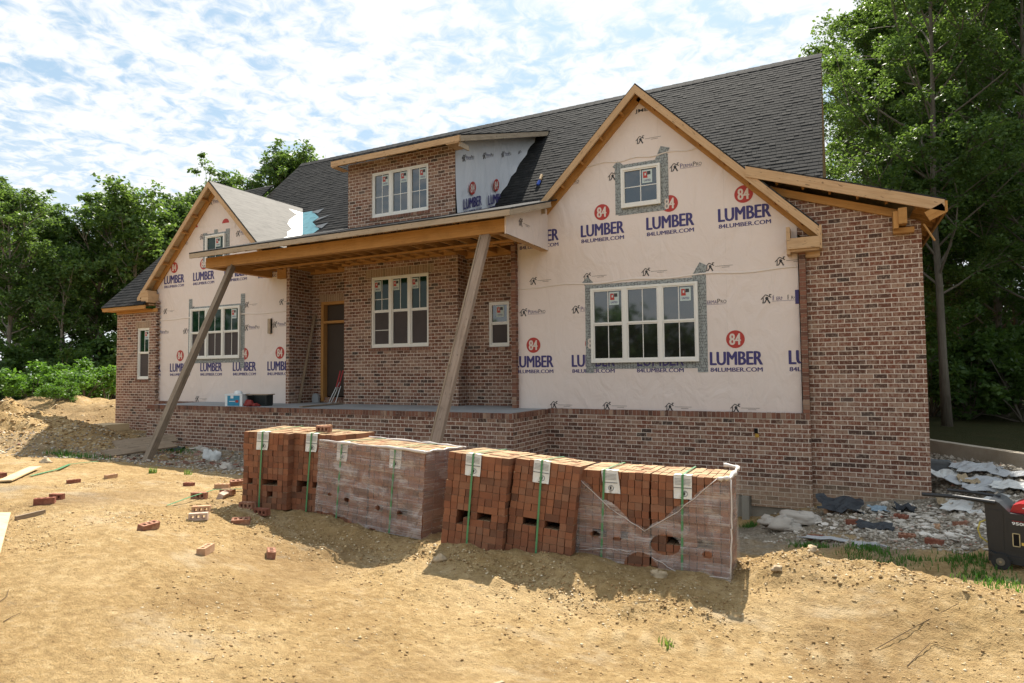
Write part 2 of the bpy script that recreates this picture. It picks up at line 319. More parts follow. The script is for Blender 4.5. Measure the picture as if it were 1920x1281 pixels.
def tps(r2): return np.where(r2 > 1e-9, .5*r2*np.log(np.maximum(r2, 1e-9)), 0)
_d2 = ((CT[:, None, :2]-CT[None, :, :2])**2).sum(-1); _n = len(CT)
_A = np.zeros((_n+3, _n+3)); _A[:_n, :_n] = tps(_d2)+np.eye(_n)*.02; _A[:_n, _n] = 1; _A[:_n, _n+1:] = CT[:, :2]; _A[_n, :_n] = 1; _A[_n+1:, :_n] = CT[:, :2].T
_W = np.linalg.solve(_A, np.concatenate([CT[:, 2], [0, 0, 0]]))
def _hash(ix, iy, s): 
    h = (ix*374761393+iy*668265263+s*974711) & 0x7fffffff; h = (h ^ (h >> 13))*1274126177 & 0x7fffffff; return ((h ^ (h >> 16)) & 0xffff)/65535.
def vnoise(x, y, s=0):
    ix, iy = np.floor(x).astype(np.int64), np.floor(y).astype(np.int64); fx, fy = x-ix, y-iy; fx = fx*fx*(3-2*fx); fy = fy*fy*(3-2*fy)
    a, b, c, d = _hash(ix, iy, s), _hash(ix+1, iy, s), _hash(ix, iy+1, s), _hash(ix+1, iy+1, s)
    return (a*(1-fx)+b*fx)*(1-fy)+(c*(1-fx)+d*fx)*fy-.5
def fbm(x, y, o=4, s=0):
    r = 0; a = 1.
    for i in range(o): r = r+a*vnoise(x*2**i+i*17.3, y*2**i-i*9.1, s+i); a *= .5
    return r
def gz(x, y):
    x = np.atleast_1d(np.asarray(x, float)); y = np.atleast_1d(np.asarray(y, float)); z = np.zeros_like(x)
    for i in range(0, x.size, 20000):
        xs, ys = x[i:i+20000], y[i:i+20000]; r2 = (xs[:, None]-CT[:, 0])**2+(ys[:, None]-CT[:, 1])**2
        z[i:i+20000] = tps(r2)@_W[:_n]+_W[_n]+xs*_W[_n+1]+ys*_W[_n+2]
    far = np.clip((np.hypot(x, y)-45)/25, 0, 1); z = z*(1-far)-1.6*far
    # spoil heaps at the left
    def heap(cx, cy, rx, ry, h, rot=0):
        c, s_ = math.cos(rot), math.sin(rot); u = ((x-cx)*c+(y-cy)*s_)/rx; v = (-(x-cx)*s_+(y-cy)*c)/ry; return h*np.exp(-(u*u+v*v)*1.2)
    rough = 1+.7*fbm(x*1.1, y*1.1, 5, 5)
    hp = (heap(-20.5, -2.7, 3.6, 1.5, .80)+heap(-16.8, -4.3, 1.6, .7, .34)+heap(-25, 1.2, 5, 2, .62)+heap(-22.4, 3.2, 3.2, 1.4, .16))
    z = z+hp*rough
    # churned berm on the right and soil pushed against the brick cubes
    z = z+heap(.1, -5.5, .5, .16, .10)*rough+heap(1.2, -6.2, .9, .25, .08, -.5)*rough+heap(-.6, -5.5, .45, .16, .05)*rough
    z = z+heap(-4.9, -6.62, .5, .14, .07)*rough+heap(-4.2, -6.72, .5, .14, .06)*rough+heap(-2.2, -6.6, 1.0, .18, .04)*rough
    churn = np.exp(-((y+5.6+.12*(x-0))/1.0)**2)*np.clip((x+1.6)/.5, 0, 1)+np.exp(-((y+6.7)/.55)**2)*(x > -7)*(x < -1)+np.clip(hp, 0, .4)*3.2+np.exp(-((y+2.5)/2.0)**2)*.9*(x < 3)
    near = np.clip(1-np.hypot(x+3, y+7)/40, 0, 1)
    z = z+near*(fbm(x*.8, y*.8, 3, 1)*.035+fbm(x*3.1, y*3.1, 4, 2)*(.030+.066*np.clip(churn, 0, 1.2))+np.abs(fbm(x*9, y*9, 3, 3))*(.022+.038*np.clip(churn, 0, 1.2)))
    # tyre-cleat marks pressed in the foreground
    tr = np.exp(-((y+7.44-.265*(x+1.55))/.10)**2)*np.clip((x+2.2)/.5, 0, 1)*np.clip((.5-x)/.4, 0, 1); z = z+tr*.022*np.clip(np.sin(x*31+y*6)+.3, 0, 1)+tr*.012*np.clip(vnoise(x*20, y*20, 9)*3, 0, 1)
    return z
def g1(x, y): return float(gz([x], [y])[0])
def axis(segs):
    r = []
    for a, b, st in segs: r += list(np.arange(a, b-1e-6, st))
    return np.array(r+[segs[-1][1]])
xs = axis([(-400, -100, 50), (-100, -40, 6), (-40, -26, .5), (-26, -23, .2), (-23, -12, .09), (-12, -8, .06), (-8, 2.2, .035), (2.2, 6, .12), (6, 20, 1), (20, 100, 8), (100, 400, 50)])
ys = axis([(-400, -100, 50), (-100, -16, 7), (-16, -11, .25), (-11, -9.5, .06), (-9.5, -4.2, .035), (-4.2, 0, .06), (0, 6, .10), (6, 20, 1), (20, 100, 8), (100, 600, 50)])
X_, Y_ = np.meshgrid(xs, ys); xf, yf = X_.ravel(), Y_.ravel(); zf = gz(xf, yf)
nx, ny = len(xs), len(ys)
me = bpy.data.meshes.new('ground'); me.vertices.add(nx*ny); me.vertices.foreach_set('co', np.stack([xf, yf, zf], 1).ravel())
i0 = (np.arange(ny-1)[:, None]*nx+np.arange(nx-1)[None]).ravel(); q = np.stack([i0, i0+1, i0+nx+1, i0+nx], 1)
me.loops.add(q.size); me.loops.foreach_set('vertex_index', q.ravel()); me.polygons.add(len(q)); me.polygons.foreach_set('loop_start', np.arange(len(q))*4)
me.polygons.foreach_set('use_smooth', np.ones(len(q), bool)); me.update(calc_edges=True)
n_ = fbm(xf*.7, yf*.7, 4, 11)
def sm(v, a, b): t = np.clip((v-a)/(b-a), 0, 1); return t*t*(3-2*t)
# gravel / crushed stone and mortar waste along the house; damp dark soil; green ground cover in the woods
edge = yf+.5*n_
grav = sm(edge, -5.0, -3.6)*sm(-edge, -12, -2)*((xf < 1.5)*.9)
grav = np.maximum(grav*sm(n_, -.35, .1), ((xf > .2) & (xf < 9))*sm(yf+.6*n_, -3.4, -2.2)*(1-sm(yf, 9, 12))*1.0)
grav = np.maximum(grav, sm(-np.hypot((xf+8.6)/1.2, (yf+7.9)/.5), -1.2, -.5)*sm(n_, -.3, .2)*.8)
pile = sm(1.25-np.hypot((xf+20.5)/5.5, (yf+2.9)/2.3), 0, .4); grav = grav*(1-pile)
grav = grav*(1-((xf < -18.5)*1.0))
damp = sm(edge, -5.4, -4.6)*(1-sm(yf, 0, 2))*sm(-xf, 3, 5)*.55*(1-pile)
wood_ = np.maximum(sm(np.hypot(xf+5, yf*.9), 24, 30), sm(yf-(4.7-1.69*(xf-.9)), 0, .5)*(xf > 1.2))
trk = np.exp(-((yf+7.44-.265*(xf+1.55))/.10)**2)*np.clip((xf+2.2)/.5, 0, 1)*np.clip((.5-xf)/.4, 0, 1)*np.clip(np.sin(xf*31+yf*6)+.3, 0, 1)
for nm, arr in (('track', trk), ('gravel', grav), ('damp', damp), ('woods', wood_)):
    a = me.attributes.new(nm, 'FLOAT', 'POINT'); a.data.foreach_set('value', arr.astype(np.float32))
m, nt_, b = mat('dirt', rough=.95, spec=.08); o_ = objc(nt_)
def attr(n): a = N(nt_, 'ShaderNodeAttribute', attribute_name=n); return a.outputs['Fac']
c = ramp(nt_, noise(nt_, o_, .9, 6, .6), [(.3, (.30, .190, .082)), (.5, (.44, .30, .140)), (.70, (.60, .44, .24))])
c = mix(nt_, .5, c, ramp(nt_, noise(nt_, o_, 11, 6, .7), [(.32, (.225, .138, .058)), (.52, (.47, .325, .152)), (.72, (.73, .56, .33))]))
c = mix(nt_, math_(nt_, 'MULTIPLY', step(nt_, noise(nt_, o_, 48, 4, .7), .56, .68), .5), c, (.15, .09, .045))
c = mix(nt_, math_(nt_, 'MULTIPLY', step(nt_, noise(nt_, objc(nt_, (1, 1.6, 1)), 1.7, 5, .7), .60, .74), .4), c, (.55, .43, .28))
c = mix(nt_, math_(nt_, 'MULTIPLY', step(nt_, noise(nt_, objc(nt_, (1, .45, 1)), .55, 5, .6), .50, .66), .45), c, (.215, .135, .066))
c = mix(nt_, math_(nt_, 'MULTIPLY', step(nt_, noise(nt_, objc(nt_, (.8, 1.5, 1)), 1.1, 6, .65), .56, .70), .55), c, (.56, .45, .30))
c = mix(nt_, math_(nt_, 'MULTIPLY', step(nt_, noise(nt_, objc(nt_, (2.2, .6, 1)), 2.6, 5, .7), .58, .70), .35), c, (.19, .12, .06))
c = mix(nt_, math_(nt_, 'MULTIPLY', attr('track'), .6), c, (.60, .46, .27))
c = mix(nt_, math_(nt_, 'MULTIPLY', attr('damp'), .8), c, mix(nt_, noise(nt_, o_, 6, 5), (.13, .075, .035), (.25, .19, .13)))
vor = N(nt_, 'ShaderNodeTexVoronoi', i_Scale=26.0); L(nt_, o_, vor.inputs[0]); vs = N(nt_, 'ShaderNodeSeparateColor'); L(nt_, vor.outputs['Color'], vs.inputs[0])
gcol = ramp(nt_, vs.outputs[0], [(0, (.16, .145, .125)), (.5, (.30, .28, .25)), (1, (.48, .46, .42))]); gcol = mix(nt_, noise(nt_, o_, 2.2, 4), gcol, (.27, .235, .18))
c = mix(nt_, math_(nt_, 'MULTIPLY', attr('gravel'), .9), c, gcol)
c = mix(nt_, math_(nt_, 'MULTIPLY', step(nt_, noise(nt_, o_, 3.4, 7, .75), .60, .70), .5), c, (.30, .25, .18))
c = mix(nt_, attr('woods'), c, mix(nt_, noise(nt_, o_, 1.5, 5), (.03, .045, .015), (.07, .055, .025)))
L(nt_, c, b.inputs['Base Color'])
h = math_(nt_, 'ADD', noise(nt_, o_, 16, 8, .7), math_(nt_, 'MULTIPLY', noise(nt_, o_, 90, 4, .7), .35)); h = math_(nt_, 'MULTIPLY_ADD', math_(nt_, 'MULTIPLY', vor.outputs['Distance'], attr('gravel')), -.6, h)
bump(nt_, b, h, 1.0, .065); me.materials.append(m); DIRT = m
ground = bpy.data.objects.new('ground', me); C.objects.link(ground); struct(ground)

# ================================================================== THE HOUSE
HL = Vector((-9.5, 3.0, -2.0))
house = thing('brick_house', 'unfinished one-and-a-half storey brick house with two wrapped gables, dark shingle roof and dormer', 'house', HL)
def hp(mb, name, mats, smooth=False, label=None):
    o = mb.build(name, mats, house, smooth); o.location = -HL
    if label: o['label'] = label
    return o
def wally(mb, x0, x1, z0, z1, y, holes=(), th=.1, mi=0):
    """front face at y with rectangular openings (x0,x1,z0,z1) and their reveals"""
    xc = sorted({x0, x1, *[h[0] for h in holes], *[h[1] for h in holes]}); zc = sorted({z0, z1, *[h[2] for h in holes], *[h[3] for h in holes]})
    for a, b_ in zip(xc, xc[1:]):
        for c_, d in zip(zc, zc[1:]):
            mx_, mz_ = (a+b_)/2, (c_+d)/2
            if any(h[0] < mx_ < h[1] and h[2] < mz_ < h[3] for h in holes): continue
            mb.poly([(a, y, c_), (b_, y, c_), (b_, y, d), (a, y, d)], mi)
    for h in holes:
        a, b_, c_, d = h[:4]; t = y+th
        mb.poly([(a, y, c_), (a, t, c_), (a, t, d), (a, y, d)], mi); mb.poly([(b_, y, c_), (b_, y, d), (b_, t, d), (b_, t, c_)], mi)
        mb.poly([(a, y, c_), (b_, y, c_), (b_, t, c_), (a, t, c_)], mi); mb.poly([(a, y, d), (a, t, d), (b_, t, d), (b_, y, d)], mi)
def rowlock(mb, x0, x1, zt, y, h=.1, proud=.012, depth=.1):
    """header bricks on edge: real bricks with mortar between"""
    n = max(1, round((x1-x0)/.0794)); st = (x1-x0)/n
    for i in range(n):
        a = x0+i*st+.005; j = random.uniform(-.002, .002); mb.box(a, a+st-.010, y-proud+j, y+depth, zt-h, zt+j, 0)
    mb.box(x0, x1, y-proud+.006, y+depth-.01, zt-h-.006, zt-.004, 1)
def soldiers(mb, x0, x1, z0, h, y, proud=.003):
    p = [(x0, y-proud, z0), (x1, y-proud, z0), (x1, y-proud, z0+h), (x0, y-proud, z0+h)]
    mb.poly(p, 0, [(0.003+(q[2]-z0)*.197/h, q[0]) for q in p])
def brick_one():
    m, nt, b = mat('edge_brick', rough=.9, spec=.15); ri = N(nt, 'ShaderNodeNewGeometry').outputs['Random Per Island']; o = objc(nt)
    c = ramp(nt, ri, [(0, (.10, .055, .042)), (.3, (.19, .085, .058)), (.6, (.24, .11, .072)), (.85, (.19, .105, .075)), (1, (.36, .24, .17))])
    c = mix(nt, math_(nt, 'MULTIPLY', step(nt, noise(nt, o, 22, 5, .7), .56, .68), .5), c, (.42, .32, .24))
    L(nt, c, b.inputs['Base Color']); bump(nt, b, noise(nt, o, 60, 3), .4, .006); return m
EDGEB = brick_one(); MORT = plain('mortar', (.45, .37, .31), .95, .1, sc=30)
# ---- walls
mb = MB(); wally(mb, -20.35, -18.42, -2.1, 2.0, 0, [(-19.31, -18.73, -.14, 1.46)])
mb.poly([(-20.35, 0, -2.1), (-20.35, 0, 2.0), (-20.35, 10, 2.0), (-20.35, 10, -2.1)]); mb.poly([(-18.42, 0, -.77), (-18.42, .12, -.77), (-18.42, .12, 2.2), (-18.42, 0, 2.2)])
# ragged toothed end of the veneer
z = -.75
while z < 2.2:
    if int(z*100/7.94) % 2: mb.box(-18.42, -18.36, .004, .1, z, z+.066)
    z += .0794
hp(mb, 'left_wing_wall', BRICK)
for a_ in ((-19.40, -18.64, 1.46, .2, 0), (-10.62, -8.55, 2.415, .2, .4), (-12.60, -11.35, 1.955, .2, .82)): mb = MB(); soldiers(mb, *a_); hp(mb, 'soldier_course', SOLD)
mb = MB(); wally(mb, -18.42, -16.3, -2.1, -.87, 0); wally(mb, -16.3, -5.44, -2.3, -.87, -1.6)
mb.poly([(-5.44, -1.6, -2.6), (-5.44, 0, -2.6), (-5.44, 0, -.87), (-5.44, -1.6, -.87)]); mb.poly([(-16.3, -1.6, -2.3), (-16.3, -1.6, -.87), (-16.3, 0, -.87), (-16.3, 0, -2.3)])
wally(mb, -5.44, -1.47, -2.25, -.86, 0); wally(mb, -1.47, -.47, -2.42, -.86, 0); mb.poly([(-.47, 0, -2.42), (-.47, .12, -2.42), (-.47, .12, 2.3), (-.47, 0, 2.3)])
hp(mb, 'base_wall', BRICK)
mb = MB(); rowlock(mb, -18.42, -16.3, -.775, 0); rowlock(mb, -16.3, -5.44, -.775, -1.6); rowlock(mb, -5.44, -.47, -.76, 0)
for i in range(20):
    y = -1.6+i*.0795; mb.box(-5.54, -5.428, y+.005, y+.07, -.875, -.775, 0)
mb.box(-5.54, -5.434, -1.6, 0, -.88, -.779, 1)
rowlock(mb, -19.36, -18.68, -.14, 0, .075, .02); rowlock(mb, -10.52, -8.64, .63, .4, .075, .02); rowlock(mb, -7.36, -6.70, .593, .82, .075, .02); rowlock(mb, -10.5, -8.65, 3.93, .4, .075, .02)
hp(mb, 'rowlock_sill', [EDGEB, MORT])
mb = MB(); mb.box(-5.43, -1.48, .02, .3, -3.2, -2.25); mb.box(-1.48, -.3, .03, .3, -3.2, -2.42); mb.box(-1.62, -1.5, -.12, .02, -3.2, -2.25); hp(mb, 'foundation', FOUND)
mb = MB(); wt = lambda x: 3.02-.398*(x+.16)
mb.poly([(-.47, .13, -2.6), (1.27, .13, -2.6), (1.27, .13, 2.43), (-.16, .13, 3.02), (-1.3, .13, 3.46), (-1.3, .13, 3.1), (-.47, .13, 2.3)])
mb.poly([(1.27, .13, -2.6), (1.27, 12, -2.6), (1.27, 12, 2.43), (1.27, .13, 2.43)])
hp(mb, 'right_wing_wall', BRICK)
mb = MB(); z = -.76     # veneer returns, brick by brick
while z < 2.28: mb.box(-.585+.012*random.random(), -.47, random.uniform(0, .004), .115, z+.005, z+.0745, 0); z += .0794
mb.box(-.577, -.474, .01, .113, -.76, 2.28, 1); hp(mb, 'veneer_return', [EDGEB, MORT]); mb = MB()
z = -.77
while z < 2.8: mb.box(-6.28, -6.165-.012*random.random(), random.uniform(0, .004), .82, z+.005, z+.0745, 0); z += .0794
mb.box(-6.276, -6.18, .01, .82, -.77, 2.82, 1); hp(mb, 'veneer_return', [EDGEB, MORT])
mb = MB(); wally(mb, -12.85, -11.34, -.8, 2.93, .82, [(-12.50, -11.2, -.72, 1.95)], .15); wally(mb, -11.34, -7.88, -.8, 2.93, .4, [(-10.455, -8.712, .63, 2.415)])
wally(mb, -7.88, -6.28, -.8, 2.93, .82, [(-7.30, -6.756, .593, 1.65)])
mb.poly([(-7.88, .4, -.8), (-7.88, .82, -.8), (-7.88, .82, 2.93), (-7.88, .4, 2.93)]); mb.poly([(-11.34, .4, -.8), (-11.34, .4, 2.87), (-11.34, .82, 2.87), (-11.34, .82, -.8)])
mb.poly([(-12.85, 0, -.78), (-12.85, .82, -.78), (-12.85, .82, 2.93), (-12.85, 0, 2.93)]); mb.poly([(-12.97, 0, -.78), (-12.85, 0, -.78), (-12.85, 0, 2.87), (-12.97, 0, 2.87)]); mb.poly([(-12.97, 0, -.78), (-12.97, 0, 2.87), (-12.97, .12, 2.87), (-12.97, .12, -.78)])
hp(mb, 'porch_wall', BRICK)
mb = MB(); mb.poly([(-20.35, 12, -2.5), (1.27, 12, -2.5), (1.27, 12, 2.3), (-20.35, 12, 2.3)]); mb.box(-12.6, -11.1, .98, 1.6, -.78, 2.1, 1); mb.box(-.35, -.2, 2.2, 11.8, 2.5, 4.2)
mb.poly([(-.3, 1.3, 3.3), (-.3, 11, 3.3), (-.3, 6.2, 8.1)]); mb.poly([(-18.6, .5, 2.4), (-18.6, 6.2, 8.1), (-18.6, 12, 2.4)]); hp(mb, 'rear_wall', [BRICK, DARKIN])
mb = MB(); mb.box(-16.25, -5.53, -1.5, .9, -.9, -.772); hp(mb, 'porch_floor', CONC)

# ---- lettering
txt_cache = {}
def glyphs(s, bold=0):
    if (s, bold) in txt_cache: return txt_cache[(s, bold)]
    cu = bpy.data.curves.new('t', 'FONT'); cu.body = s; cu.offset = bold; cu.resolution_u = 3; o = bpy.data.objects.new('t', cu); C.objects.link(o)
    bpy.context.view_layer.update(); m = bpy.data.meshes.new_from_object(o.evaluated_get(bpy.context.evaluated_depsgraph_get()))
    v = [Vector(p.co) for p in m.vertices]; f = [list(p.vertices) for p in m.polygons]; bpy.data.objects.remove(o); bpy.data.meshes.remove(m)
    x0, x1 = min(p.x for p in v), max(p.x for p in v); y0, y1 = min(p.y for p in v), max(p.y for p in v)
    v = [((p.x-x0)/(x1-x0), (p.y-y0)/(y1-y0)) for p in v]; txt_cache[(s, bold)] = (v, f); return v, f
def put(mb, s, bold, org, U, V, w_, h_, mi, clip=None):
    v, f = glyphs(s, bold); b0 = len(mb.v); pts = []
    for a, c_ in v: mb.v.append(Vector(org)+Vector(U)*a*w_+Vector(V)*c_*h_); pts.append(a)
    for t in f:
        if clip and (min(pts[i] for i in t) < clip[0] or max(pts[i] for i in t) > clip[1]): continue
        mb.f.append([b0+i for i in t]); mb.uv.append([(0, 0)]*len(t)); mb.m.append(mi)
def disc(mb, c_, U, V, r, mi, n=28, ry=None):
    ry = ry or r; mb.poly([Vector(c_)+Vector(U)*math.cos(i*2*math.pi/n)*r+Vector(V)*math.sin(i*2*math.pi/n)*ry for i in range(n)], mi)
class Pr:
    """printer for a wall plane: origin + U (right) + V (up) + normal N"""
    def __init__(s, mb, O, U, V, Nn): s.mb, s.O, s.U, s.V, s.N = mb, Vector(O), Vector(U), Vector(V), Vector(Nn)
    def P(s, a, b_, k=.0035): return s.O+s.U*a+s.V*b_+s.N*k
    def big(s, x, z, circle=True, clip=None, text=True):
        if circle:
            disc(s.mb, s.P(x, z), s.U, s.V, .165, 1); [put(s.mb, '84', .0, s.P(x-.10+dx_, z-.105, .006+e*.0003), s.U, s.V, .19, .21, 4) for e, dx_ in enumerate((-.008, 0, .008))]
        if text:
            [put(s.mb, 'LUMBER', 0, s.P(x-.455+dx_, z-.475+dz_, .0035+e*.0003), s.U, s.V, .91, .245, 2, clip) for e, (dx_, dz_) in enumerate(((-.012, 0), (-.004, .004), (.004, -.004), (.012, 0)))]; [put(s.mb, '84LUMBER.COM', 0, s.P(x-.455+dx_, z-.60, .0035+e*.0003), s.U, s.V, .91, .078, 2, clip) for e, dx_ in enumerate((-.004, .004))]
    def icon(s, x, z, k=1., mi=3):
        q = lambda a, b_: s.P(x+a*k, z+b_*k)
        def ln(a, b_, c_, d, t=.008):
            A, B = q(a, b_), q(c_, d); dd = (B-A).normalized(); n = dd.cross(s.N)*t*k; s.mb.poly([A-n, B-n, B+n, A+n], mi)
        ln(-.09, -.01, -.01, .075); ln(-.01, .075, .085, .02); ln(-.05, .02, -.055, -.08); ln(.06, .075, .06, .03); ln(.05, .075, .09, .075)
        disc(s.mb, q(.01, .01), s.U, s.V, .028*k, mi, 10); ln(.01, 0, -.03, -.075, .010); ln(.02, -.01, .06, -.085, .013); ln(-.03, -.075, -.07, -.07, .007)
    def perma(s, x, z, w_=.62, clip=None):
        s.icon(x-w_/2+.09, z, 1.0, 3); put(s.mb, 'P', 0, s.P(x-w_/2+.20, z-.035), s.U, s.V, .052, .085, 2, clip); put(s.mb, 'ERMA', 0, s.P(x-w_/2+.262, z-.035), s.U, s.V, .175, .062, 2, clip)
        put(s.mb, 'P', 0, s.P(x-w_/2+.446, z-.035), s.U, s.V, .052, .085, 3, clip); put(s.mb, 'RO', 0, s.P(x-w_/2+.508, z-.035), s.U, s.V, .10, .062, 3, clip)
        s.mb.poly([s.P(x-w_/2+.19, z-.052), s.P(x-w_/2+.60, z-.052), s.P(x-w_/2+.60, z-.047), s.P(x-w_/2+.19, z-.047)], 2)
    def small(s, x, z):
        s.icon(x, z, .95, 3)
        for k, (a, b_) in enumerate(((.1, .42), (.22, .36))): s.mb.poly([s.P(x+a, z-.002-.028*k), s.P(x+b_, z-.002-.028*k), s.P(x+b_, z+.004-.028*k), s.P(x+a, z+.004-.028*k)], 3)
def wrinkled(mb, poly_xz, y, mi=0):
    mb.poly([(a, y, c_) for a, c_ in poly_xz], mi)
WM = [WRAP, RED, NAVY, INK, PAPERW, SEAM]
UX, UZ, NY = (1, 0, 0), (0, 0, 1), (0, -1, 0)
# garage-side gable wrap
GX, GZ = -3.415, 5.67; LX, LZ = -15.9, 5.57
mb = MB(); wrinkled(mb, [(-6.24, -.80), (-.60, -.80), (-.60, 2.79), (GX, 5.605), (-6.24, 2.78)], .12); mb.poly([(-.60, .12, -.8), (-.60, .3, -.8), (-.60, .3, 2.75), (-.60, .12, 2.75)], 0)
p = Pr(mb, (0, .12, 0), UX, UZ, NY)
for x in (-4.23, -2.85, -1.48): p.big(x, 3.26)
p.big(-5.66, 3.26)
for x in (-5.81, -4.47, -3.1, -1.69): p.big(x, .575)
p.big(-.33, .575, False, (0, .22))
for x in (-5.82, -4.61, -3.36, -2.13): p.perma(x, 1.29)
p.perma(-.92, 1.29, clip=(0, .6)); mb.box(-.66, -.60, .112, .119, 1.17, 1.42, 2)
p.perma(-2.52, 3.96); p.perma(-3.78, 3.97); p.perma(-5.02, 3.98)
for x in (-5.8, -4.57, -3.34, -2.12, -.89): p.small(x, 1.955)
for x in (-5.35, -4.19, -2.93, -1.72): p.small(x, -.69)
p.small(-3.41, 4.62); put(mb, 'JME', .02, p.P(-3.50, 5.16), UX, UZ, .26, .09, 3)
for za, zb, xx0, xx1 in ((1.84, 1.80, -6.2, -.62), (4.28, 4.25, -4.7, -2.1)):      # lapped seams
    n = 30; rows = [[(xx0+(xx1-xx0)*i/n, .118-dd, za-k*(za-zb)-.02*math.sin(i*.8)) for i in range(n+1)] for k, dd in ((0, .0), (.3, .012), (.75, .014), (1, 0))]; mb.grid(rows, 5)
hp(mb, 'house_wrap', WM)
mb = MB(); wrinkled(mb, [(-18.62, -.80), (-12.97, -.80), (-12.97, 2.58), (LX, 5.505), (-18.62, 2.79)], .12)
p = Pr(mb, (0, .12, 0), UX, UZ, NY)
for x in (-17.76, -16.43, -15.08, -13.72): p.big(x, 3.24)
for x in (-17.42, -16.05, -14.68, -13.32): p.big(x, .575)
p.big(-18.78, .575, False, (.72, 1)); p.perma(-15.95, 5.03); p.perma(-14.78, 3.98); p.perma(-16.32, 4.05); p.perma(-17.45, 3.93); p.perma(-18.27, 1.31); p.perma(-17.0, 1.30); p.perma(-15.7, 1.3); p.perma(-14.4, 1.3); p.perma(-13.3, 1.34)
for x in (-18.15, -16.9, -14.61, -13.28): p.small(x, 1.94)
for x in (-16.63, -15.3, -14.1): p.small(x, -.69)
for x in (-16.86, -15.52): disc(mb, p.P(x, 4.33), UX, UZ, .15, 1, 24, .14)
mb.poly([(-16.75-.6, .1135, 4.17), (-15.1, .1135, 4.17), (-15.1, .1135, 4.33), (-17.35, .1135, 4.33)], 0); mb.poly([(-17.2, .112, 4.33), (-14.7, .112, 4.30), (-14.7, .112, 4.33), (-17.2, .112, 4.36)], 5)
n = 24; rows = [[(-18.6+5.6*i/n, .118-dd, 1.70-k*.04-.015*math.sin(i*.7)) for i in range(n+1)] for k, dd in ((0, 0), (.3, .010), (.75, .012), (1, 0))]; mb.grid(rows, 5)
mb.box(-13.72, -13.62, .07, .118, 1.10, 1.52, 5); hp(mb, 'house_wrap', WM)
mb = MB(); mb.box(-13.72, -13.62, .05, .115, 1.1, 1.5, 0, True); hp(mb, 'nailed_block', FASC)

# ---- windows
def window(x0, x1, z0, z1, y, units=3, hung=True, vt=(1,), vb=(1,), cross=None, stick=(), top=GLASS, bot=SCREEN, sill=.035, odd=None):
    f = MB(); fr = .045; mu = .075; W = (x1-x0-2*fr-(units-1)*mu)/units; yo, yi = y-.03, y+.05
    f.box(x0, x1, yo, yi, z0, z0+fr+.01); f.box(x0, x1, yo, yi, z1-fr, z1); f.box(x0, x0+fr, yo+.001, yi, z0+fr, z1-fr); f.box(x1-fr, x1, yo+.001, yi, z0+fr, z1-fr)
    pt, pb = MB(), MB(); GR, ST = [], []; zm = (z0+z1)/2 if hung else None; ia, ib = z0+fr+.01, z1-fr
    for u in range(units):
        gr, st = MB(), MB(); GR.append(gr); ST.append(st); a = x0+fr+u*(W+mu); b_ = a+W
        if u: f.box(a-mu, a, yo+.002, yi, ia, ib)
        s_ = .028
        for (c_, d, dy_) in (((ia, zm+.02, 0), (zm+.02, ib, -.012)) if hung else ((ia, ib, 0),)):       # sash rails
            yy = yo+.014+dy_*0+(.012 if c_ < (zm or 0) else 0)
            f.box(a, a+s_, yy, yi, c_, d); f.box(b_-s_, b_, yy, yi, c_, d); f.box(a+s_, b_-s_, yy, yi, c_, c_+s_+.008); f.box(a+s_, b_-s_, yy, yi, d-s_, d)
        yp = y+.012
        if hung:
            pt.poly([(a, yp, zm), (b_, yp, zm), (b_, yp, ib), (a, yp, ib)]); pb.poly([(a, yp+.01, ia), (b_, yp+.01, ia), (b_, yp+.01, zm), (a, yp+.01, zm)])
            mids = [(zm+.04, ib-s_, vt, yp), (ia+.03, zm, vb, yp+.01)]
        else: pt.poly([(a, yp, ia), (b_, yp, ia), (b_, yp, ib), (a, yp, ib)]); mids = [(ia+s_, ib-s_, vt, yp)]
        for (c_, d, cnt, yq) in mids:
            for k in range(len(cnt)): xx = a+W*(k+1)/(len(cnt)+1); gr.box(xx-.008, xx+.008, yq-.006, yq-.001, c_, d)
        if cross and (not odd or u == odd): gr.box(a+s_, b_-s_, y+.005, y+.010, cross-.008, cross+.008)
        if odd is not None and u == 0:
            gr.box(a+s_, b_-s_, y+.005, y+.010, zm+.38*(ib-zm), zm+.38*(ib-zm)+.016); g2 = MB(); g2.box(a+s_, b_-s_, y+.015, y+.02, ia+.45*(zm-ia), ia+.45*(zm-ia)+.016); GR.append(g2)
        if u in stick:
            off = stick[u] if isinstance(stick, dict) else .55; sx = a+W*off; sz = ib-.05-.26; yq = y+.004
            st.poly([(sx, yq, sz), (sx+.2, yq, sz), (sx+.2, yq, sz+.26), (sx, yq, sz+.26)], 0)
            st.poly([(sx+.02, yq-.002, sz+.10), (sx+.11, yq-.002, sz+.10), (sx+.09, yq-.002, sz+.23), (sx+.02, yq-.002, sz+.23)], 1); st.poly([(sx+.10, yq-.002, sz+.16), (sx+.17, yq-.002, sz+.16), (sx+.17, yq-.002, sz+.23), (sx+.10, yq-.002, sz+.23)], 3)
            st.poly([(sx+.05, yq-.003, sz+.15), (sx+.08, yq-.003, sz+.15), (sx+.08, yq-.003, sz+.2), (sx+.05, yq-.003, sz+.2)], 0)
            put(st, 'UNITED', .02, (sx+.03, yq-.002, sz+.03), UX, UZ, .14, .04, 2)
    o = hp(f, 'window', VINYL); pt.build('pane', top, o)
    if hung: pb.build('screen' if bot is SCREEN else 'pane', bot, o)
    for gr in GR:
        if gr.f: gr.build('grille', VINYL, o)
    for st in ST:
        if st.f: st.build('sticker', [STICK, RED, NAVY, INK], o)
    return o
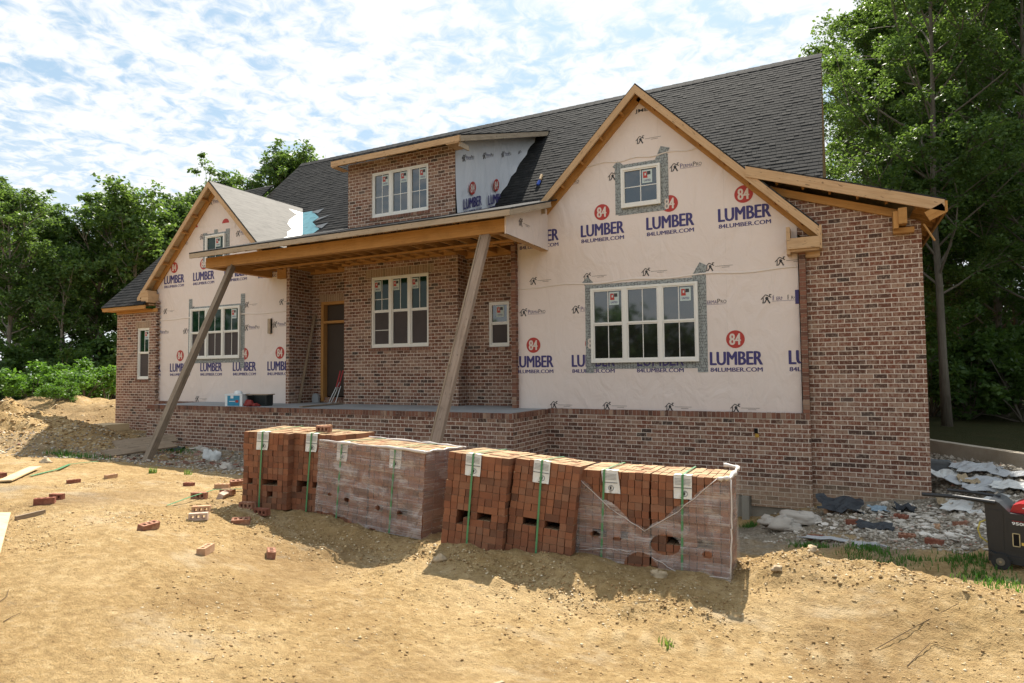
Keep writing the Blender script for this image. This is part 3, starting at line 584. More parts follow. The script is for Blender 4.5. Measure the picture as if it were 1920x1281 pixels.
def tape(rects, y=.117, label=None):
    t = MB()
    for k, r in enumerate(rects):
        if len(r) == 4: a, b_, c_, d = r; pts = [(a, y-.001*k, c_), (b_, y-.001*k, c_), (b_, y-.001*k, d), (a, y-.001*k, d)]
        else: pts = [(r[i], y-.001*k, r[i+1]) for i in range(0, 8, 2)]
        a0 = (Vector(pts[1])-Vector(pts[0])).length; vert = abs(pts[2][2]-pts[1][2]) > a0
        t.poly(pts, 0, [((q_[0]-pts[0][0]), (q_[2])) if vert else (q_[2], q_[0]) for q_ in pts])
    hp(t, 'flashing_tape', TAPE)
window(-4.485, -2.344, .176, 1.693, .084, 3, stick={0: .55, 2: .55}, bot=GLASSD)
tape([(-4.46, -2.36, 1.69, 1.78), (-4.48, -2.35, .05, .18), (-4.62, -4.45, -.03, 1.80), (-2.38, -2.19, -.03, 1.95), (-4.68, 1.84, -4.58, 1.72, -4.44, 1.83, -4.56, 1.95), (-2.46, 1.80, -2.30, 1.70, -2.16, 1.98, -2.30, 2.06)])
window(-3.805, -3.01, 3.275, 4.08, .084, 1, False, cross=3.68, stick={0: .55})
tape([(-3.80, -3.01, 4.07, 4.17), (-3.88, -2.92, 3.14, 3.28), (-3.94, -3.79, 3.16, 4.15), (-3.03, -2.86, 3.16, 4.25), (-3.99, 4.16, -3.88, 4.06, -3.76, 4.16, -3.88, 4.27), (-3.14, 4.12, -2.98, 4.06, -2.82, 4.36, -3.0, 4.42)])
window(-16.93, -14.83, .46, 1.935, .084, 3, stick={2: .5}, top=GLASSG)
tape([(-16.9, -14.85, 1.93, 1.99), (-16.93, -14.7, .34, .47), (-17.06, -16.91, .36, 2.24), (-14.85, -14.68, .18, 2.26)])
window(-16.31, -15.49, 3.28, 4.04, .084, 1, False, stick={0: .52}, top=GLASSG)
tape([(-16.3, -15.5, 4.03, 4.10), (-16.42, -15.40, 3.12, 3.29), (-16.47, -16.30, 3.12, 4.14), (-15.50, -15.34, 3.12, 4.24), (-16.0, -15.84, 4.05, 4.2)])
window(-19.31, -18.73, -.12, 1.46, .05, 1, vb=(), stick={0: .5}, top=GLASSG)
window(-10.455, -8.712, .64, 2.415, .45, 3, vb=(), stick={0: .04, 1: .04, 2: .04}, top=GLASSG, odd=0)
window(-7.30, -6.756, .60, 1.65, .87, 1, vt=(), vb=(), stick={0: .3}, top=GLASS)
# curtain of film hanging in the small porch window
# ---- entry door
mb = MB(); fx0, fx1 = -12.50, -11.36
mb.box(fx0, fx0+.09, .78, .95, -.74, 1.95, 0, True); mb.box(fx0+.09, fx1, .785, .95, 1.87, 1.95, 0, True); mb.box(fx0+.09, fx1, .79, .93, 1.36, 1.43, 0, True); d_ = hp(mb, 'door_frame', LVL)
mb = MB(); mb.poly([(fx0+.09, .93, -.60), (fx1, .93, -.60), (fx1, .93, 1.36), (fx0+.09, .93, 1.36)]); mb.poly([(fx0+.09, .93, 1.43), (fx1, .93, 1.43), (fx1, .93, 1.87), (fx0+.09, .93, 1.87)])
mb.build('door_film', plain('smoky_film', (.055, .040, .030), .6, .3, sc=2.0), d_)
mb = MB(); rowlock(mb, fx0+.05, fx1, -.63, .84, .09); mb.build('threshold', [EDGEB, MORT], d_)

# ---- roofs
def slab(mb, pts, n, th, mi=0, mu_=1):
    pts = [Vector(p_) for p_ in pts]; n = Vector(n).normalized(); mb.poly(pts, mi); mb.poly([p_-n*th for p_ in reversed(pts)], mu_)
    for i in range(len(pts)): a, b_ = pts[i], pts[(i+1) % len(pts)]; mb.poly([b_, a, a-n*th, b_-n*th], mi)
K = 2.13
def tabmat():
    m, nt, b = mat('shingle_tabs', rough=.92, spec=.1); ri = N(nt, 'ShaderNodeNewGeometry').outputs['Random Per Island']; o = objc(nt)
    c = ramp(nt, ri, [(0, (.013, .014, .015)), (.4, (.020, .021, .022)), (.8, (.029, .029, .030)), (1, (.040, .039, .038))])
    c = mix(nt, .35, c, mix(nt, noise(nt, o, 160, 2), (.010, .010, .011), (.052, .051, .049))); c = mix(nt, math_(nt, 'MULTIPLY', step(nt, noise(nt, o, .7, 4), .45, .7), .25), c, (.050, .048, .045))
    L(nt, c, b.inputs['Base Color']); bump(nt, b, noise(nt, o, 220, 2), .3, .003); return m
TABM = tabmat()
def tabs(mb, O, U, V, W, Ln, seed, skip=None):
    rnd = random.Random(seed); O, U, V = Vector(O), Vector(U).normalized(), Vector(V).normalized(); Nn = U.cross(V); ex = .145; r = 0
    while r*ex < Ln-.02:
        x = -rnd.uniform(0, .2); t0 = r*ex; t1 = min(Ln, t0+ex+.01)
        while x < W:
            w_ = rnd.uniform(.09, .24); a, b_ = max(0, x), min(W, x+w_-.004); x += w_
            if b_-a < .02 or (skip and skip((a+b_)/2, t0)): continue
            h = rnd.choice((.009, .010, .011, .015)); dz_ = rnd.uniform(-.003, .002)
            P = lambda u, v, k: O+U*u+V*v+Nn*k
            mb.poly([P(a, t0+dz_, h), P(b_, t0+dz_, h), P(b_, t1, .003), P(a, t1, .003)]); mb.poly([P(a, t0+dz_, 0), P(b_, t0+dz_, 0), P(b_, t0+dz_, h), P(a, t0+dz_, h)])
        r += 1
mb = MB()
for xa, xb, y0_ in ((-18.8, -13.0, .4), (-13.0, -6.2, 2.2), (-6.2, -.18, .4)): slab(mb, [(xa, y0_, K+y0_), (xb, y0_, K+y0_), (xb, 6.2, K+6.2), (xa, 6.2, K+6.2)], (0, -1, 1), .10)
slab(mb, [(-18.8, 12.4, K), (-18.8, 6.2, K+6.2), (-.18, 6.2, K+6.2), (-.18, 12.4, K)], (0, 1, 1), .10)
x = -18.8                                                       # ridge cap
while x < -.2: slab(mb, [(x, 6.04, K+6.07), (x+.34, 6.04, K+6.06), (x+.34, 6.2, K+6.235), (x, 6.2, K+6.245)], (0, -1, 1), .01); x += .30
hp(mb, 'main_roof', [SHING, PLY])
mb = MB(); tabs(mb, (-18.8, .4, K+.4), (1, 0, 0), (0, 1, 1), 18.62, 8.2, 3, lambda x, t: 5.75 < x < 12.65 and t < 2.5); hp(mb, 'roof_shingles', TABM)
mb = MB(); slab(mb, [(-20.65, -.33, K+.0), (-18.55, -.33, K), (-18.55, 4.6, K+4.93), (-20.65, 4.6, K+4.93)], (0, -1, 1), .03); o_ = hp(mb, 'left_wing_roof', [SHING, PLY]); mb = MB(); tabs(mb, (-20.65, -.34, K), (1, 0, 0), (0, 1, 1), 2.1, 6.9, 5); mb.build('shingles', TABM, o_)
mb = MB(); mb.box(-20.63, -18.5, -.31, -.27, K-.125, K-.02, 0, True); mb.box(-20.35, -18.35, -.03, .02, 1.93, 2.03, 0, True); mb.beam((-20.63, -.28, K-.08), (-20.63, 4.6, K+4.8), .04, .15, 0); mb.poly([(-20.6, -.27, 2.01), (-18.5, -.27, 2.01), (-18.5, 0, 2.01), (-20.6, 0, 2.01)], 0)
mb.build('fascia', [LVL], o_)
def gable(xc, zp, half, hl, yf, rmat, lmat, name, cutl=None):
    mb = MB()
    for s_, hh, m_ in ((1, half, 0), (-1, hl, 1)):
        ze = zp-hh; yv0 = max(zp-K, yf+.5); yv1 = max(ze-K, .45)
        pts = [(xc, yf, zp), (xc+s_*hh, yf, ze), (xc+s_*hh, yv1, ze), (xc, yv0, zp)]
        slab(mb, pts, (s_, 0, 1), .035, m_, 2)
    roof = hp(mb, name, [rmat, lmat, PLY])
    rk = MB(); h_ = .175
    for s_, hh in ((1, half), (-1, hl)):
        zo = -.04
        rk.poly([(xc, yf-.03, zp+zo), (xc, yf-.03, zp+zo-h_), (xc+s_*(hh-.0), yf-.03, zp-hh+zo-h_), (xc+s_*hh, yf-.03, zp-hh+zo)], 0, [(0, 0), (0, .17), (hh*1.41, .17), (hh*1.41, 0)])
        rk.poly([(xc, yf+.01, zp+zo-h_), (xc, yf-.03, zp+zo-h_), (xc+s_*hh, yf-.03, zp-hh+zo-h_), (xc+s_*hh, yf+.01, zp-hh+zo-h_)], 0, [(0, 0), (0, .04), (hh*1.41, .04), (hh*1.41, 0)])
        rk.poly([(xc+s_*hh, yf-.03, zp-hh+zo), (xc+s_*hh, yf-.03, zp-hh+zo-h_), (xc+s_*hh, yf+.01, zp-hh+zo-h_), (xc+s_*hh, yf+.01, zp-hh+zo)], 0)
        rk.poly([(xc, yf+.01, zp+zo), (xc+s_*hh, yf+.01, zp-hh+zo), (xc+s_*hh, yf+.01, zp-hh+zo-h_), (xc, yf+.01, zp+zo-h_)], 0, [(0, 0), (hh*1.41, 0), (hh*1.41, .17), (0, .17)])
    rk.build('rake_board', PINE, roof)
    lk = MB()
    for s_, hh in ((1, half), (-1, hl)):
        d = .35
        while d < hh-.1:
            for e in (0,): lk.beam((xc+s_*(d), yf+.01, zp-d-.135), (xc+s_*(d), .115, zp-d-.135), .045, .12, 0, (s_, 0, 1))
            d += .43
        lk.beam((xc, .095, zp-.185), (xc+s_*hh, .095, zp-hh-.185), .035, .16, 0, (s_, 0, 1))
    lk.build('lookout', LVL, roof); return roof
g_ = gable(GX, GZ, 3.18, 2.12, -.16, SHING, SHING, 'garage_gable_roof')
b_ = MB(); b_.box(-.745, -.235, -.2, -.16, 2.10, 2.29, 0, True); b_.box(-.235, -.2, -.19, .12, 2.08, 2.48, 0, True); b_.box(-.76, -.70, -.17, .10, 2.02, 2.5, 0, True); b_.box(-.70, -.24, -.155, .11, 2.06, 2.10, 0, True); b_.box(-.58, -.24, .05, .117, 1.97, 2.06, 0, True); b_.build('eave_return', PINE, g_)
b_ = MB(); b_.box(-6.02, -5.36, -.22, -.18, 3.30, 3.48, 0, True); b_.build('eave_return', FASC, g_)
g_ = gable(LX, LZ, 2.25, 3.16, -.16, FELT, SHING, 'left_gable_roof')
b_ = MB(); b_.box(-19.04, -18.78, -.2, -.16, 2.16, 2.32, 0, True); b_.box(-18.78, -18.45, -.24, .10, 2.20, 2.48, 0, True); b_.box(-18.80, -18.47, -.25, .05, 2.48, 2.56, 0, True); b_.box(-19.0, -18.5, -.15, .08, 2.13, 2.17, 0, True); b_.build('eave_return', PINE, g_)
# torn white film and teal underlayment at the left valley
b_ = MB(); wh, tl = [], []
for i in range(9):
    t_ = i/8; d = .25+t_*1.45; yv = LZ-d-K; j = random.uniform(.25, .62)+(.25 if i > 5 else 0)
    wh.append(((LX+d, yv-j, LZ-d+.012), (LX+d, yv+.02, LZ-d+.012))); xr = LX+d
for i in range(8): b_.poly([wh[i][0], wh[i][1], wh[i+1][1], wh[i+1][0]], 0)
for i in range(8):
    d = .25+i*.18; d2 = d+.18; w1, w2 = .42+.28*((i*7) % 3)/2, .42+.28*(((i+1)*7) % 3)/2; o1 = 0
    b_.poly([(LX+d, LZ-d-K, LZ-d+.02), (LX+d+w1, LZ-d-K, LZ-d+.02), (LX+d2+w2, LZ-d2-K, LZ-d2+.02), (LX+d2, LZ-d2-K, LZ-d2+.02)], 1)
    if i % 2 == 0: b_.poly([(LX+d+w1, LZ-d-K-.05, LZ-d-.02), (LX+d+w1+.5, LZ-d-K+.02, LZ-d+.06), (LX+d2+w2+.1, LZ-d2-K, LZ-d2+.03)], 2)
b_.build('valley_membrane', [WHITEF, TEAL, plain('lead_flashing', (.16, .165, .17), .45, .5, .3)], g_)
# right wing roof
wz = lambda x: 3.665-.338*(x+1.28)
mb = MB(); slab(mb, [(-1.38, -.2, wz(-1.38)), (1.59, -.2, wz(1.59)), (1.59, 11.5, wz(1.59)), (-1.38, 11.5, wz(-1.38))], (.338, 0, 1), .03); wr_ = hp(mb, 'right_wing_roof', [SHING, PLY])
mb = MB(); h_ = .20; rk = lambda y, o1, o2, xa, xb: [(xa, y, wz(xa)-o1), (xa, y, wz(xa)-o2), (xb, y, wz(xb)-o2), (xb, y, wz(xb)-o1)]
for (yy, o1, o2, xa, xb) in ((-.215, .03, .22, -1.40, 1.56), (-.175, .03, .22, -1.40, 1.56)): mb.poly(rk(yy, o1, o2, xa, xb), 0, [(0, 0), (0, .19), (3.1, .19), (3.1, 0)])
mb.poly([(-1.4, -.215, wz(-1.4)-.22), (1.56, -.215, wz(1.56)-.22), (1.56, -.175, wz(1.56)-.22), (-1.4, -.175, wz(-1.4)-.22)], 0, [(0, 0), (3.1, 0), (3.1, .04), (0, .04)])
mb.poly([(1.56, -.215, wz(1.56)-.03), (1.56, -.215, wz(1.56)-.22), (1.56, -.175, wz(1.56)-.22), (1.56, -.175, wz(1.56)-.03)], 0)
mb.build('rake_board', PINE, wr_)
mb = MB(); mb.box(1.565, 1.60, -.2, 11.4, wz(1.6)-.20, wz(1.6)-.035, 0, True); mb.beam((1.32, -.2, 2.43), (1.56, -.2, 2.55), .03, .16, 0); mb.box(.93, 1.05, -.2, .1, 2.36, 2.62, 0, True); mb.box(.86, 1.16, -.02, .115, 2.24, 2.33, 0, True); mb.box(.86, .93, -.16, .115, 2.3, 2.58, 0, True)
y = .0
while y < 9: mb.beam((1.2, y, wz(1.2)-.12), (1.57, y, wz(1.57)-.12), .04, .14, 0); y += .41
mb.build('fascia', LVL, wr_)
mb = MB(); mb.beam((-1.2, .09, wz(-1.2)-.33), (1.0, .09, wz(1.0)-.33), .05, .13, 0)
for k in range(6): xx = -.9+k*.42; mb.beam((xx, -.17, wz(xx)-.12), (xx, .11, wz(xx)-.12), .04, .16, 0)
mb.beam((1.28, -.12, 2.33), (1.40, -.30, 2.02), .02, .02, 0); mb.build('lookout', LVL, wr_)
# dormer
DX0, DX1, DY = -11.22, -7.94, .4
mb = MB(); wally(mb, DX0, DX1, 3.5, 5.42, DY, [(-10.446, -8.712, 3.93, 5.09)]); mb.poly([(DX0, DY, 3.5), (DX0, DY, 5.42), (DX0, 4.9, 7.0), (DX0, 3.0, 4.9)]); dm = hp(mb, 'dormer', BRICK)
mb = MB(); sg = (0, .9417, .3363); tv = Vector(sg)
# side wrap, loosely lapped on to the roof at its foot
nn = 26; rows = []
for i in range(14):
    t_ = i/13; row = []
    for j in range(nn+1):
        s_ = j/nn; y_ = .4+s_*4.62; zb = (3.70+.31*(y_-.4)+.05) if y_ < 2.1 else max(y_+K+.03, 0); zt = 5.40+.357*y_; zt = max(zt, zb+.01)
        fl = (1-t_)**3*(.05+.03*math.sin(j*1.9))+.006*math.sin(j*1.3+i*.9)*(s_ > .3); row.append((DX1+.004+fl+(.012*(1-t_)*math.sin(j*2.7)), y_, zb+(zt-zb)*t_))
    rows.append(row)
base = len(mb.v); mb.grid(rows, 0)
k_ = 0
for i in range(13):
    for j in range(nn):
        ps = [mb.v[q_] for q_ in mb.f[k_]]; mb.uv[k_] = [(p_.y, p_.z) for p_ in ps]; k_ += 1
p = Pr(mb, (DX1+.012, 0, 0), sg, (0, 0, 1), (1, 0, 0))
for (yy, zz) in ((.98, 5.26), (1.98, 5.62), (3.0, 5.97), (4.0, 6.3)): p.perma(yy/.9417, zz-.3363*yy/.9417, .62)
p.O = Vector((DX1+.07, 0, 0)); p.big(1.08/.9417, 4.52-.3363*1.08/.9417); p.O = Vector((DX1+.085, 0, 0)); p.big(2.27/.9417, 4.90-.3363*2.27/.9417, clip=(0, .8))
mb.build('house_wrap', [WRAPG, RED, NAVY, INK, PAPERW, SEAM], dm, True)
mb = MB(); dz = lambda y: 5.45+.357*y
slab(mb, [(DX0-.22, -.0, dz(0)), (-7.54, 0, dz(0)), (-7.54, 5.16, dz(5.16)), (DX0-.22, 5.16, dz(5.16))], (0, -.357, 1), .03); mb.build('dormer_roof', [SHING, PLY], dm)
mb = MB(); mb.box(DX0-.20, -7.56, -.03, .01, dz(0)-.165, dz(0)-.03, 0, True); mb.beam((-7.56, 0, dz(0)-.09), (-7.56, 5.0, dz(5)-.09), .04, .14, 1)
x = DX0-.1
while x < -7.6: mb.beam((x, 0, dz(0)-.10), (x, .4, dz(.4)-.10), .04, .12, 0); x += .33
mb.box(-7.93, -7.58, -.02, .42, dz(0)-.19, dz(0)-.17, 0, True); mb.box(DX0-.18, DX0, -.02, .42, dz(0)-.19, dz(0)-.17, 0, True); mb.beam((-7.60, .03, dz(0)-.2), (-7.58, .42, dz(0)-.2), .03, .12, 1); mb.build('fascia', [PINE, FASC], dm)
w_ = window(-10.446, -8.712, 3.94, 5.09, .45, 3, False, cross=4.46, stick={0: .5, 1: .5, 2: .5}, vt=(1,))
mb = MB(); mb.tube([(-6.9, 3.05, K+3.07), (-6.88, 3.0, K+3.09), (-6.86, 2.86, K+2.93)], .04, 0, 6); mb.tube([(-6.86, 2.82, K+2.88), (-6.87, 2.72, K+2.75)], .045, 1, 6)
hp(mb, 'roof_vent_stub', [plain('tan_plastic', (.62, .42, .22)), plain('blue_plastic', (.04, .10, .45))])
# porch roof
pz = lambda y: 2.97+.31*(y+2.12)
mb = MB(); slab(mb, [(-13.97, -2.14, pz(-2.14)), (-5.2, -2.14, pz(-2.14)), (-5.2, 2.25, pz(2.25)), (-13.97, 2.25, pz(2.25))], (0, -.31, 1), .03); pr_ = hp(mb, 'porch_roof', [SHING, plain('osb_underside', (.13, .085, .045), .9, .1)])
mb = MB(); mb.box(-13.97, -11.9, -2.13, -2.09, 2.83, 2.945, 0, True); mb.box(-11.9, -8.8, -2.131, -2.09, 2.83, 2.946, 0, True); mb.box(-8.8, -5.2, -2.13, -2.09, 2.832, 2.945, 0, True)
mb.beam((-5.22, -2.09, pz(-2.1)-.09), (-5.22, -.25, pz(-.25)-.09), .04, .11, 0); mb.beam((-5.3, -2.09, pz(-2.1)-.12), (-5.3, -1.2, pz(-1.2)-.12), .14, .02, 0); mb.beam((-13.95, -2.09, pz(-2.1)-.09), (-13.95, .1, pz(.1)-.09), .04, .11, 0); mb.build('fascia', FASC, pr_)
mb = MB(); x = -13.7
while x < -5.3: mb.beam((x, -2.09, pz(-2.09)-.095), (x, .8, pz(.8)-.095), .04, .12, 0); x += .405
mb.build('rafter', LVL, pr_)
mb = MB(); x = -13.5
while x < -5.6: mb.beam((x, -1.64, 2.83), (x, .38 if -11.3 < x < -7.9 else .8, 2.83), .04, .12, 0); x += .405
mb.build('ceiling_joist', LVL, pr_)
mb = MB(); mb.box(-13.0, -11.34, .84, .90, 2.93, 3.75); mb.box(-11.34, -7.88, .42, .48, 2.93, 3.65); mb.box(-7.88, -6.2, .84, .90, 2.93, 3.75); mb.box(-12.98, -12.86, .0, .84, 2.93, 3.6); mb.box(-6.27, -6.16, -.0, .84, 2.85, 3.6); mb.build('sheathing', plain('wall_sheathing', (.20, .13, .07), .9, .1), pr_)
mb = MB(); mb.box(-13.8, -9.3, -1.80, -1.64, 2.62, 2.87, 0, True); mb.box(-9.298, -5.47, -1.80, -1.64, 2.622, 2.872, 0, True); mb.box(-13.80, -13.62, -1.64, .11, 2.62, 2.86, 0, True); mb.box(-13.3, -12.98, -.02, .11, 2.55, 2.87, 0, True)
mb.box(-13.6, -5.5, -.55, -.46, 2.72, 2.76, 0, True); mb.box(-12.84, -11.34, .72, .81, 2.72, 2.90, 0, True); mb.box(-11.34, -7.88, .30, .39, 2.76, 2.98, 0, True); mb.box(-7.87, -6.3, .72, .81, 2.72, 2.90, 0, True); mb.box(-13.6, -5.5, .1, .14, 2.80, 2.86, 0, True); mb.box(-13.5, -5.6, -1.2, -1.16, 2.74, 2.80, 0, True)
mb.build('porch_beam', LVL, pr_)
mb = MB(); mb.poly([(-5.44, -1.81, 2.585), (-5.44, .115, 2.585), (-5.44, .115, 3.46), (-5.44, -.2, 3.46), (-5.44, -1.81, 2.96)], 0); mb.poly([(-5.6, -1.81, 2.575), (-5.44, -1.81, 2.575), (-5.44, .115, 2.575), (-5.6, .115, 2.575)], 1)
mb.poly([(-5.44, -1.812, 2.58), (-5.44, -1.812, 2.90), (-5.47, -1.812, 2.90), (-5.47, -1.812, 2.58)], 0); p = Pr(mb, (-5.436, 0, 0), (0, 1, 0), UZ, (1, 0, 0)); p.small(-1.2, 2.92)
mb.build('beam_wrap', [WRAP, PINE, NAVY, INK], pr_)
mb = MB(); mb.box(-1.39, -1.33, -.012, .02, -1.13, -1.04, 0); mb.poly([(-1.38, -.014, -1.2), (-1.30, -.014, -1.2), (-1.32, -.014, -1.14), (-1.37, -.014, -1.13)], 1); hp(mb, 'wall_vent', [DARKIN, plain('yellow_foam', (.45, .26, .04))])
# ================================================================== SITE OBJECTS
def m3(rz, rx=0, ry=0): return Matrix.Rotation(R(rz), 3, 'Z') @ Matrix.Rotation(R(rx), 3, 'X') @ Matrix.Rotation(R(ry), 3, 'Y')
# ---- timber props holding the porch beam
t_ = thing('timber_prop', 'long grey angled timber prop under the left end of the porch beam', 'prop', (-12.25, -4.3, -1.75), 0, 'timber props under the porch roof')
mb = MB(); mb.beam((0, 0, -.06), (-.72, 2.57, 4.36), .045, .15, 0, (.9, .3, .1)); mb.beam((.085, .0, -.06), (-.635, 2.56, 4.36), .15, .04, 0, (.9, .3, .1)); mb.build('plank', DARKW, t_)
mb = MB(); mb.beam((-.06, .02, -.04), (-.38, 1.28, 2.2), .05, .07, 0, (.9, .3, .1)); mb.build('stiffener', DARKW, t_)
t_ = thing('timber_prop', 'thick brown timber prop leaning under the right end of the porch beam', 'prop', (-6.12, -3.42, -1.85), 0, 'timber props under the porch roof')
RW = wood_mat('brown_prop_timber', (.33, .245, .185), (.42, .32, .25), (.20, .14, .10), .5)
mb = MB(); mb.beam((0, 0, 0), (.22, 1.68, 4.46), .165, .09, 0, (0, -1, .3)); mb.build('plank', RW, t_)
mb = MB(); mb.beam((-.10, .0, .0), (.115, 1.68, 4.46), .035, .11, 0, (0, -1, .3)); mb.build('side_plank', GREYW, t_)

# ---- brick packs
def packbrick():
    m, nt, b = mat('pack_brick', rough=.9, spec=.12); ri = N(nt, 'ShaderNodeNewGeometry').outputs['Random Per Island']; o = objc(nt)
    c = ramp(nt, ri, [(0, (.12, .062, .042)), (.12, (.17, .075, .045)), (.45, (.225, .092, .052)), (.8, (.27, .115, .062)), (1, (.24, .125, .08))])
    c = mix(nt, math_(nt, 'MULTIPLY', step(nt, noise(nt, o, 4, 4), .45, .65), .35), c, (.20, .115, .075))
    c = mix(nt, math_(nt, 'MULTIPLY', step(nt, noise(nt, o, 25, 5, .75), .62, .72), .55), c, (.42, .28, .19))
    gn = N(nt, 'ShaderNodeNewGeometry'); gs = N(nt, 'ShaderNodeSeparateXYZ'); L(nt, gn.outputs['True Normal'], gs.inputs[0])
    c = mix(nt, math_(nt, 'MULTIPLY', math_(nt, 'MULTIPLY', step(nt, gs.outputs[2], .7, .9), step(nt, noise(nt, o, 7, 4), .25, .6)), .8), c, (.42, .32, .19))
    L(nt, c, b.inputs['Base Color']); bump(nt, b, noise(nt, o, 70, 4), .5, .006); return m
PB = packbrick()
STRAP = plain('green_strap', (.07, .24, .10), .4, .5, var=.3, sc=8)
CARD = plain('edge_card', (.68, .68, .65), .6, .3, var=.12, sc=6)
def film_mat():
    m = bpy.data.materials.new('stretch_film'); m.use_nodes = True; nt = m.node_tree; nt.nodes.clear(); o = N(nt, 'ShaderNodeOutputMaterial'); uv = uvmap(nt, 1.3, 85)
    a = noise(nt, uv, 1.0, 6, .6, .8); a2 = noise(nt, uvmap(nt, 3, 4), 1.2, 4, .6, 1.0)
    al = math_(nt, 'ADD', math_(nt, 'MULTIPLY', step(nt, a, .40, .72), .30), math_(nt, 'MULTIPLY_ADD', step(nt, a2, .42, .75), .34, .13))
    p = N(nt, 'ShaderNodeBsdfPrincipled'); p.inputs['Base Color'].default_value = (.66, .60, .57, 1); p.inputs['Roughness'].default_value = .16; p.inputs['Specular IOR Level'].default_value = .6
    bp = N(nt, 'ShaderNodeBump'); bp.inputs['Strength'].default_value = .6; bp.inputs['Distance'].default_value = .01; L(nt, a, bp.inputs['Height']); L(nt, bp.outputs[0], p.inputs['Normal'])
    t = N(nt, 'ShaderNodeBsdfTransparent'); t.inputs[0].default_value = (.97, .95, .95, 1); mx = N(nt, 'ShaderNodeMixShader'); L(nt, al, mx.inputs[0]); L(nt, t.outputs[0], mx.inputs[1]); L(nt, p.outputs[0], mx.inputs[2]); L(nt, mx.outputs[0], o.inputs[0]); return m
FILM = film_mat(); ROLL = plain('film_edge', (.60, .55, .52), .35, .5, var=.2, sc=15)
def card(t, x, w, h, lean=0, k=0):
    mb = MB(); a, b_ = x-.085, x+.085; y = -.012; z0 = h-.215
    mb.grid([[(a+i*.034+lean*(1-j/4)*.06, y-.004*math.sin(i)-(.012 if j == 0 else 0)*(i % 2), z0+j*(h+.006-z0)/4) for i in range(6)] for j in range(5)], 0)
    mb.grid([[(a+i*.034, y+j*.045, h+.008+.004*(i % 2)) for i in range(6)] for j in range(3)], 0)
    for q in range(5): z = h-.03-.013*q; mb.poly([(a+.01, y-.006, z), (b_-.01, y-.006, z), (b_-.01, y-.006, z+.003), (a+.01, y-.006, z+.003)], 1)
    z = h-.115; mb.poly([(a, y-.007, z), (b_, y-.007, z), (b_, y-.007, z+.006), (a, y-.007, z+.006)], 1)
    cx = x+.02; cz = h-.165; r0, r1 = .028, .023
    for i in range(14):
        A, B = i*2*math.pi/14, (i+1)*2*math.pi/14; mb.poly([(cx+r0*math.cos(A), y-.008, cz+r0*math.sin(A)), (cx+r0*math.cos(B), y-.008, cz+r0*math.sin(B)), (cx+r1*math.cos(B), y-.008, cz+r1*math.sin(B)), (cx+r1*math.cos(A), y-.008, cz+r1*math.sin(A))], 1)
    mb.box(cx-.012, cx+.004, y-.009, y-.006, cz-.015, cz+.015, 1); mb.box(x-.02, x+.025, y-.008, y-.005, z0+.008, z0+.014, 1)
    mb.build('edge_card', [CARD, INK], t)
def strap(t, x, w, d, h, xb=None):
    mb = MB(); xb = x if xb is None else xb; r = .011
    for off, pts in ((0, [(xb, -.02, 0), (xb*.5+x*.5, -.024, h*.5), (x, -.022, h+.012), (x, d*.5, h+.016), (x, d+.01, h+.01), (x, d+.012, 0)]),):
        for p0, p1 in zip(pts, pts[1:]):
            mb.beam(p0, p1, .020, .004, 0, (0, 1, 0) if abs(p1[2]-p0[2]) > abs(p1[1]-p0[1]) else (0, 0, 1))
    mb.build('strap', STRAP, t)
def bricks(mb, w, d, h, x0=0, voids=(), seed=0, top_miss=()):
    rnd = random.Random(seed); nc = round(w/.0755); nr = 13; cw, rh = w/nc, h/nr; nk = max(3, round(d/.205)); kd = d/nk
    for r in range(nr):
        sh = rnd.uniform(-.006, .006)
        c = 0
        while c < nc:
            span = 2 if (rnd.random() < .10 and c < nc-1 and not any((c+1, r) == v[:2] or (c, r) == v[:2] for v in voids)) else 1
            for k in range(nk):
                if (c, r) in voids: continue
                if 0 < c < nc-1 and r < nr-1 and 0 < k < nk-1 and not any(abs(c-v[0]) < 2 and abs(r-v[1]) < 2 for v in voids): continue
                g = .0032; jx, jy, jz = rnd.uniform(-.0015, .0015), rnd.uniform(-.006, .005), rnd.uniform(-.0008, .0008) if r < nr-1 else rnd.uniform(-.004, .004)
                a = x0+c*cw+sh; mb.box(a+g+jx, a+cw*span-g+jx, k*kd+g+jy, (k+1)*kd-g+jy, r*rh+.0012+jz, (r+1)*rh-.0012+jz)
            c += span
def pack(name, label, loc, rot, w, d, h, voids, seed, cx, group='strapped packs of red bricks in a row', xb=None):
    t = thing(name, label, 'brick pack', loc, 0, group); t.rotation_euler = m3(*rot).to_euler()
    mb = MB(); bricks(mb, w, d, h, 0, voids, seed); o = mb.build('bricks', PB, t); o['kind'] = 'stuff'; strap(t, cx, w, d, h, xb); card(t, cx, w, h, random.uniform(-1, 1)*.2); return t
V1 = [(1, 4), (4, 4), (5, 4), (6, 3)]
V3 = [(2, 3), (3, 3), (2, 4), (5, 4), (6, 4), (3, 4)]
V3 = [(2, 4), (3, 4), (2, 3), (5, 4), (6, 4)]
V4 = [(2, 4), (3, 4), (5, 4), (6, 4)]
pack('brick_pack', 'leftmost red brick pack of the row, green strap and white card, beside the tumbled bricks', (-6.76, -6.54, -1.665), (10, .4, 1.3), .665, .80, .945, [(1, 4), (4, 4), (5, 4), (6, 4), (5, 2)], 1, .30, xb=.27)
pack('brick_pack', 'second red brick pack from the left with two loose bricks on top', (-6.20, -6.35, -1.68), (5, -2, 1.3), .70, .84, .945, [(2, 4), (3, 4), (2, 3), (5, 4)], 2, .36, xb=.33)
pack('brick_pack', 'bare red brick pack directly right of the fully wrapped pallet', (-3.74, -6.58, -1.765), (8, -4, 4.1), .68, .98, .94, V3, 3, .29, xb=.30)
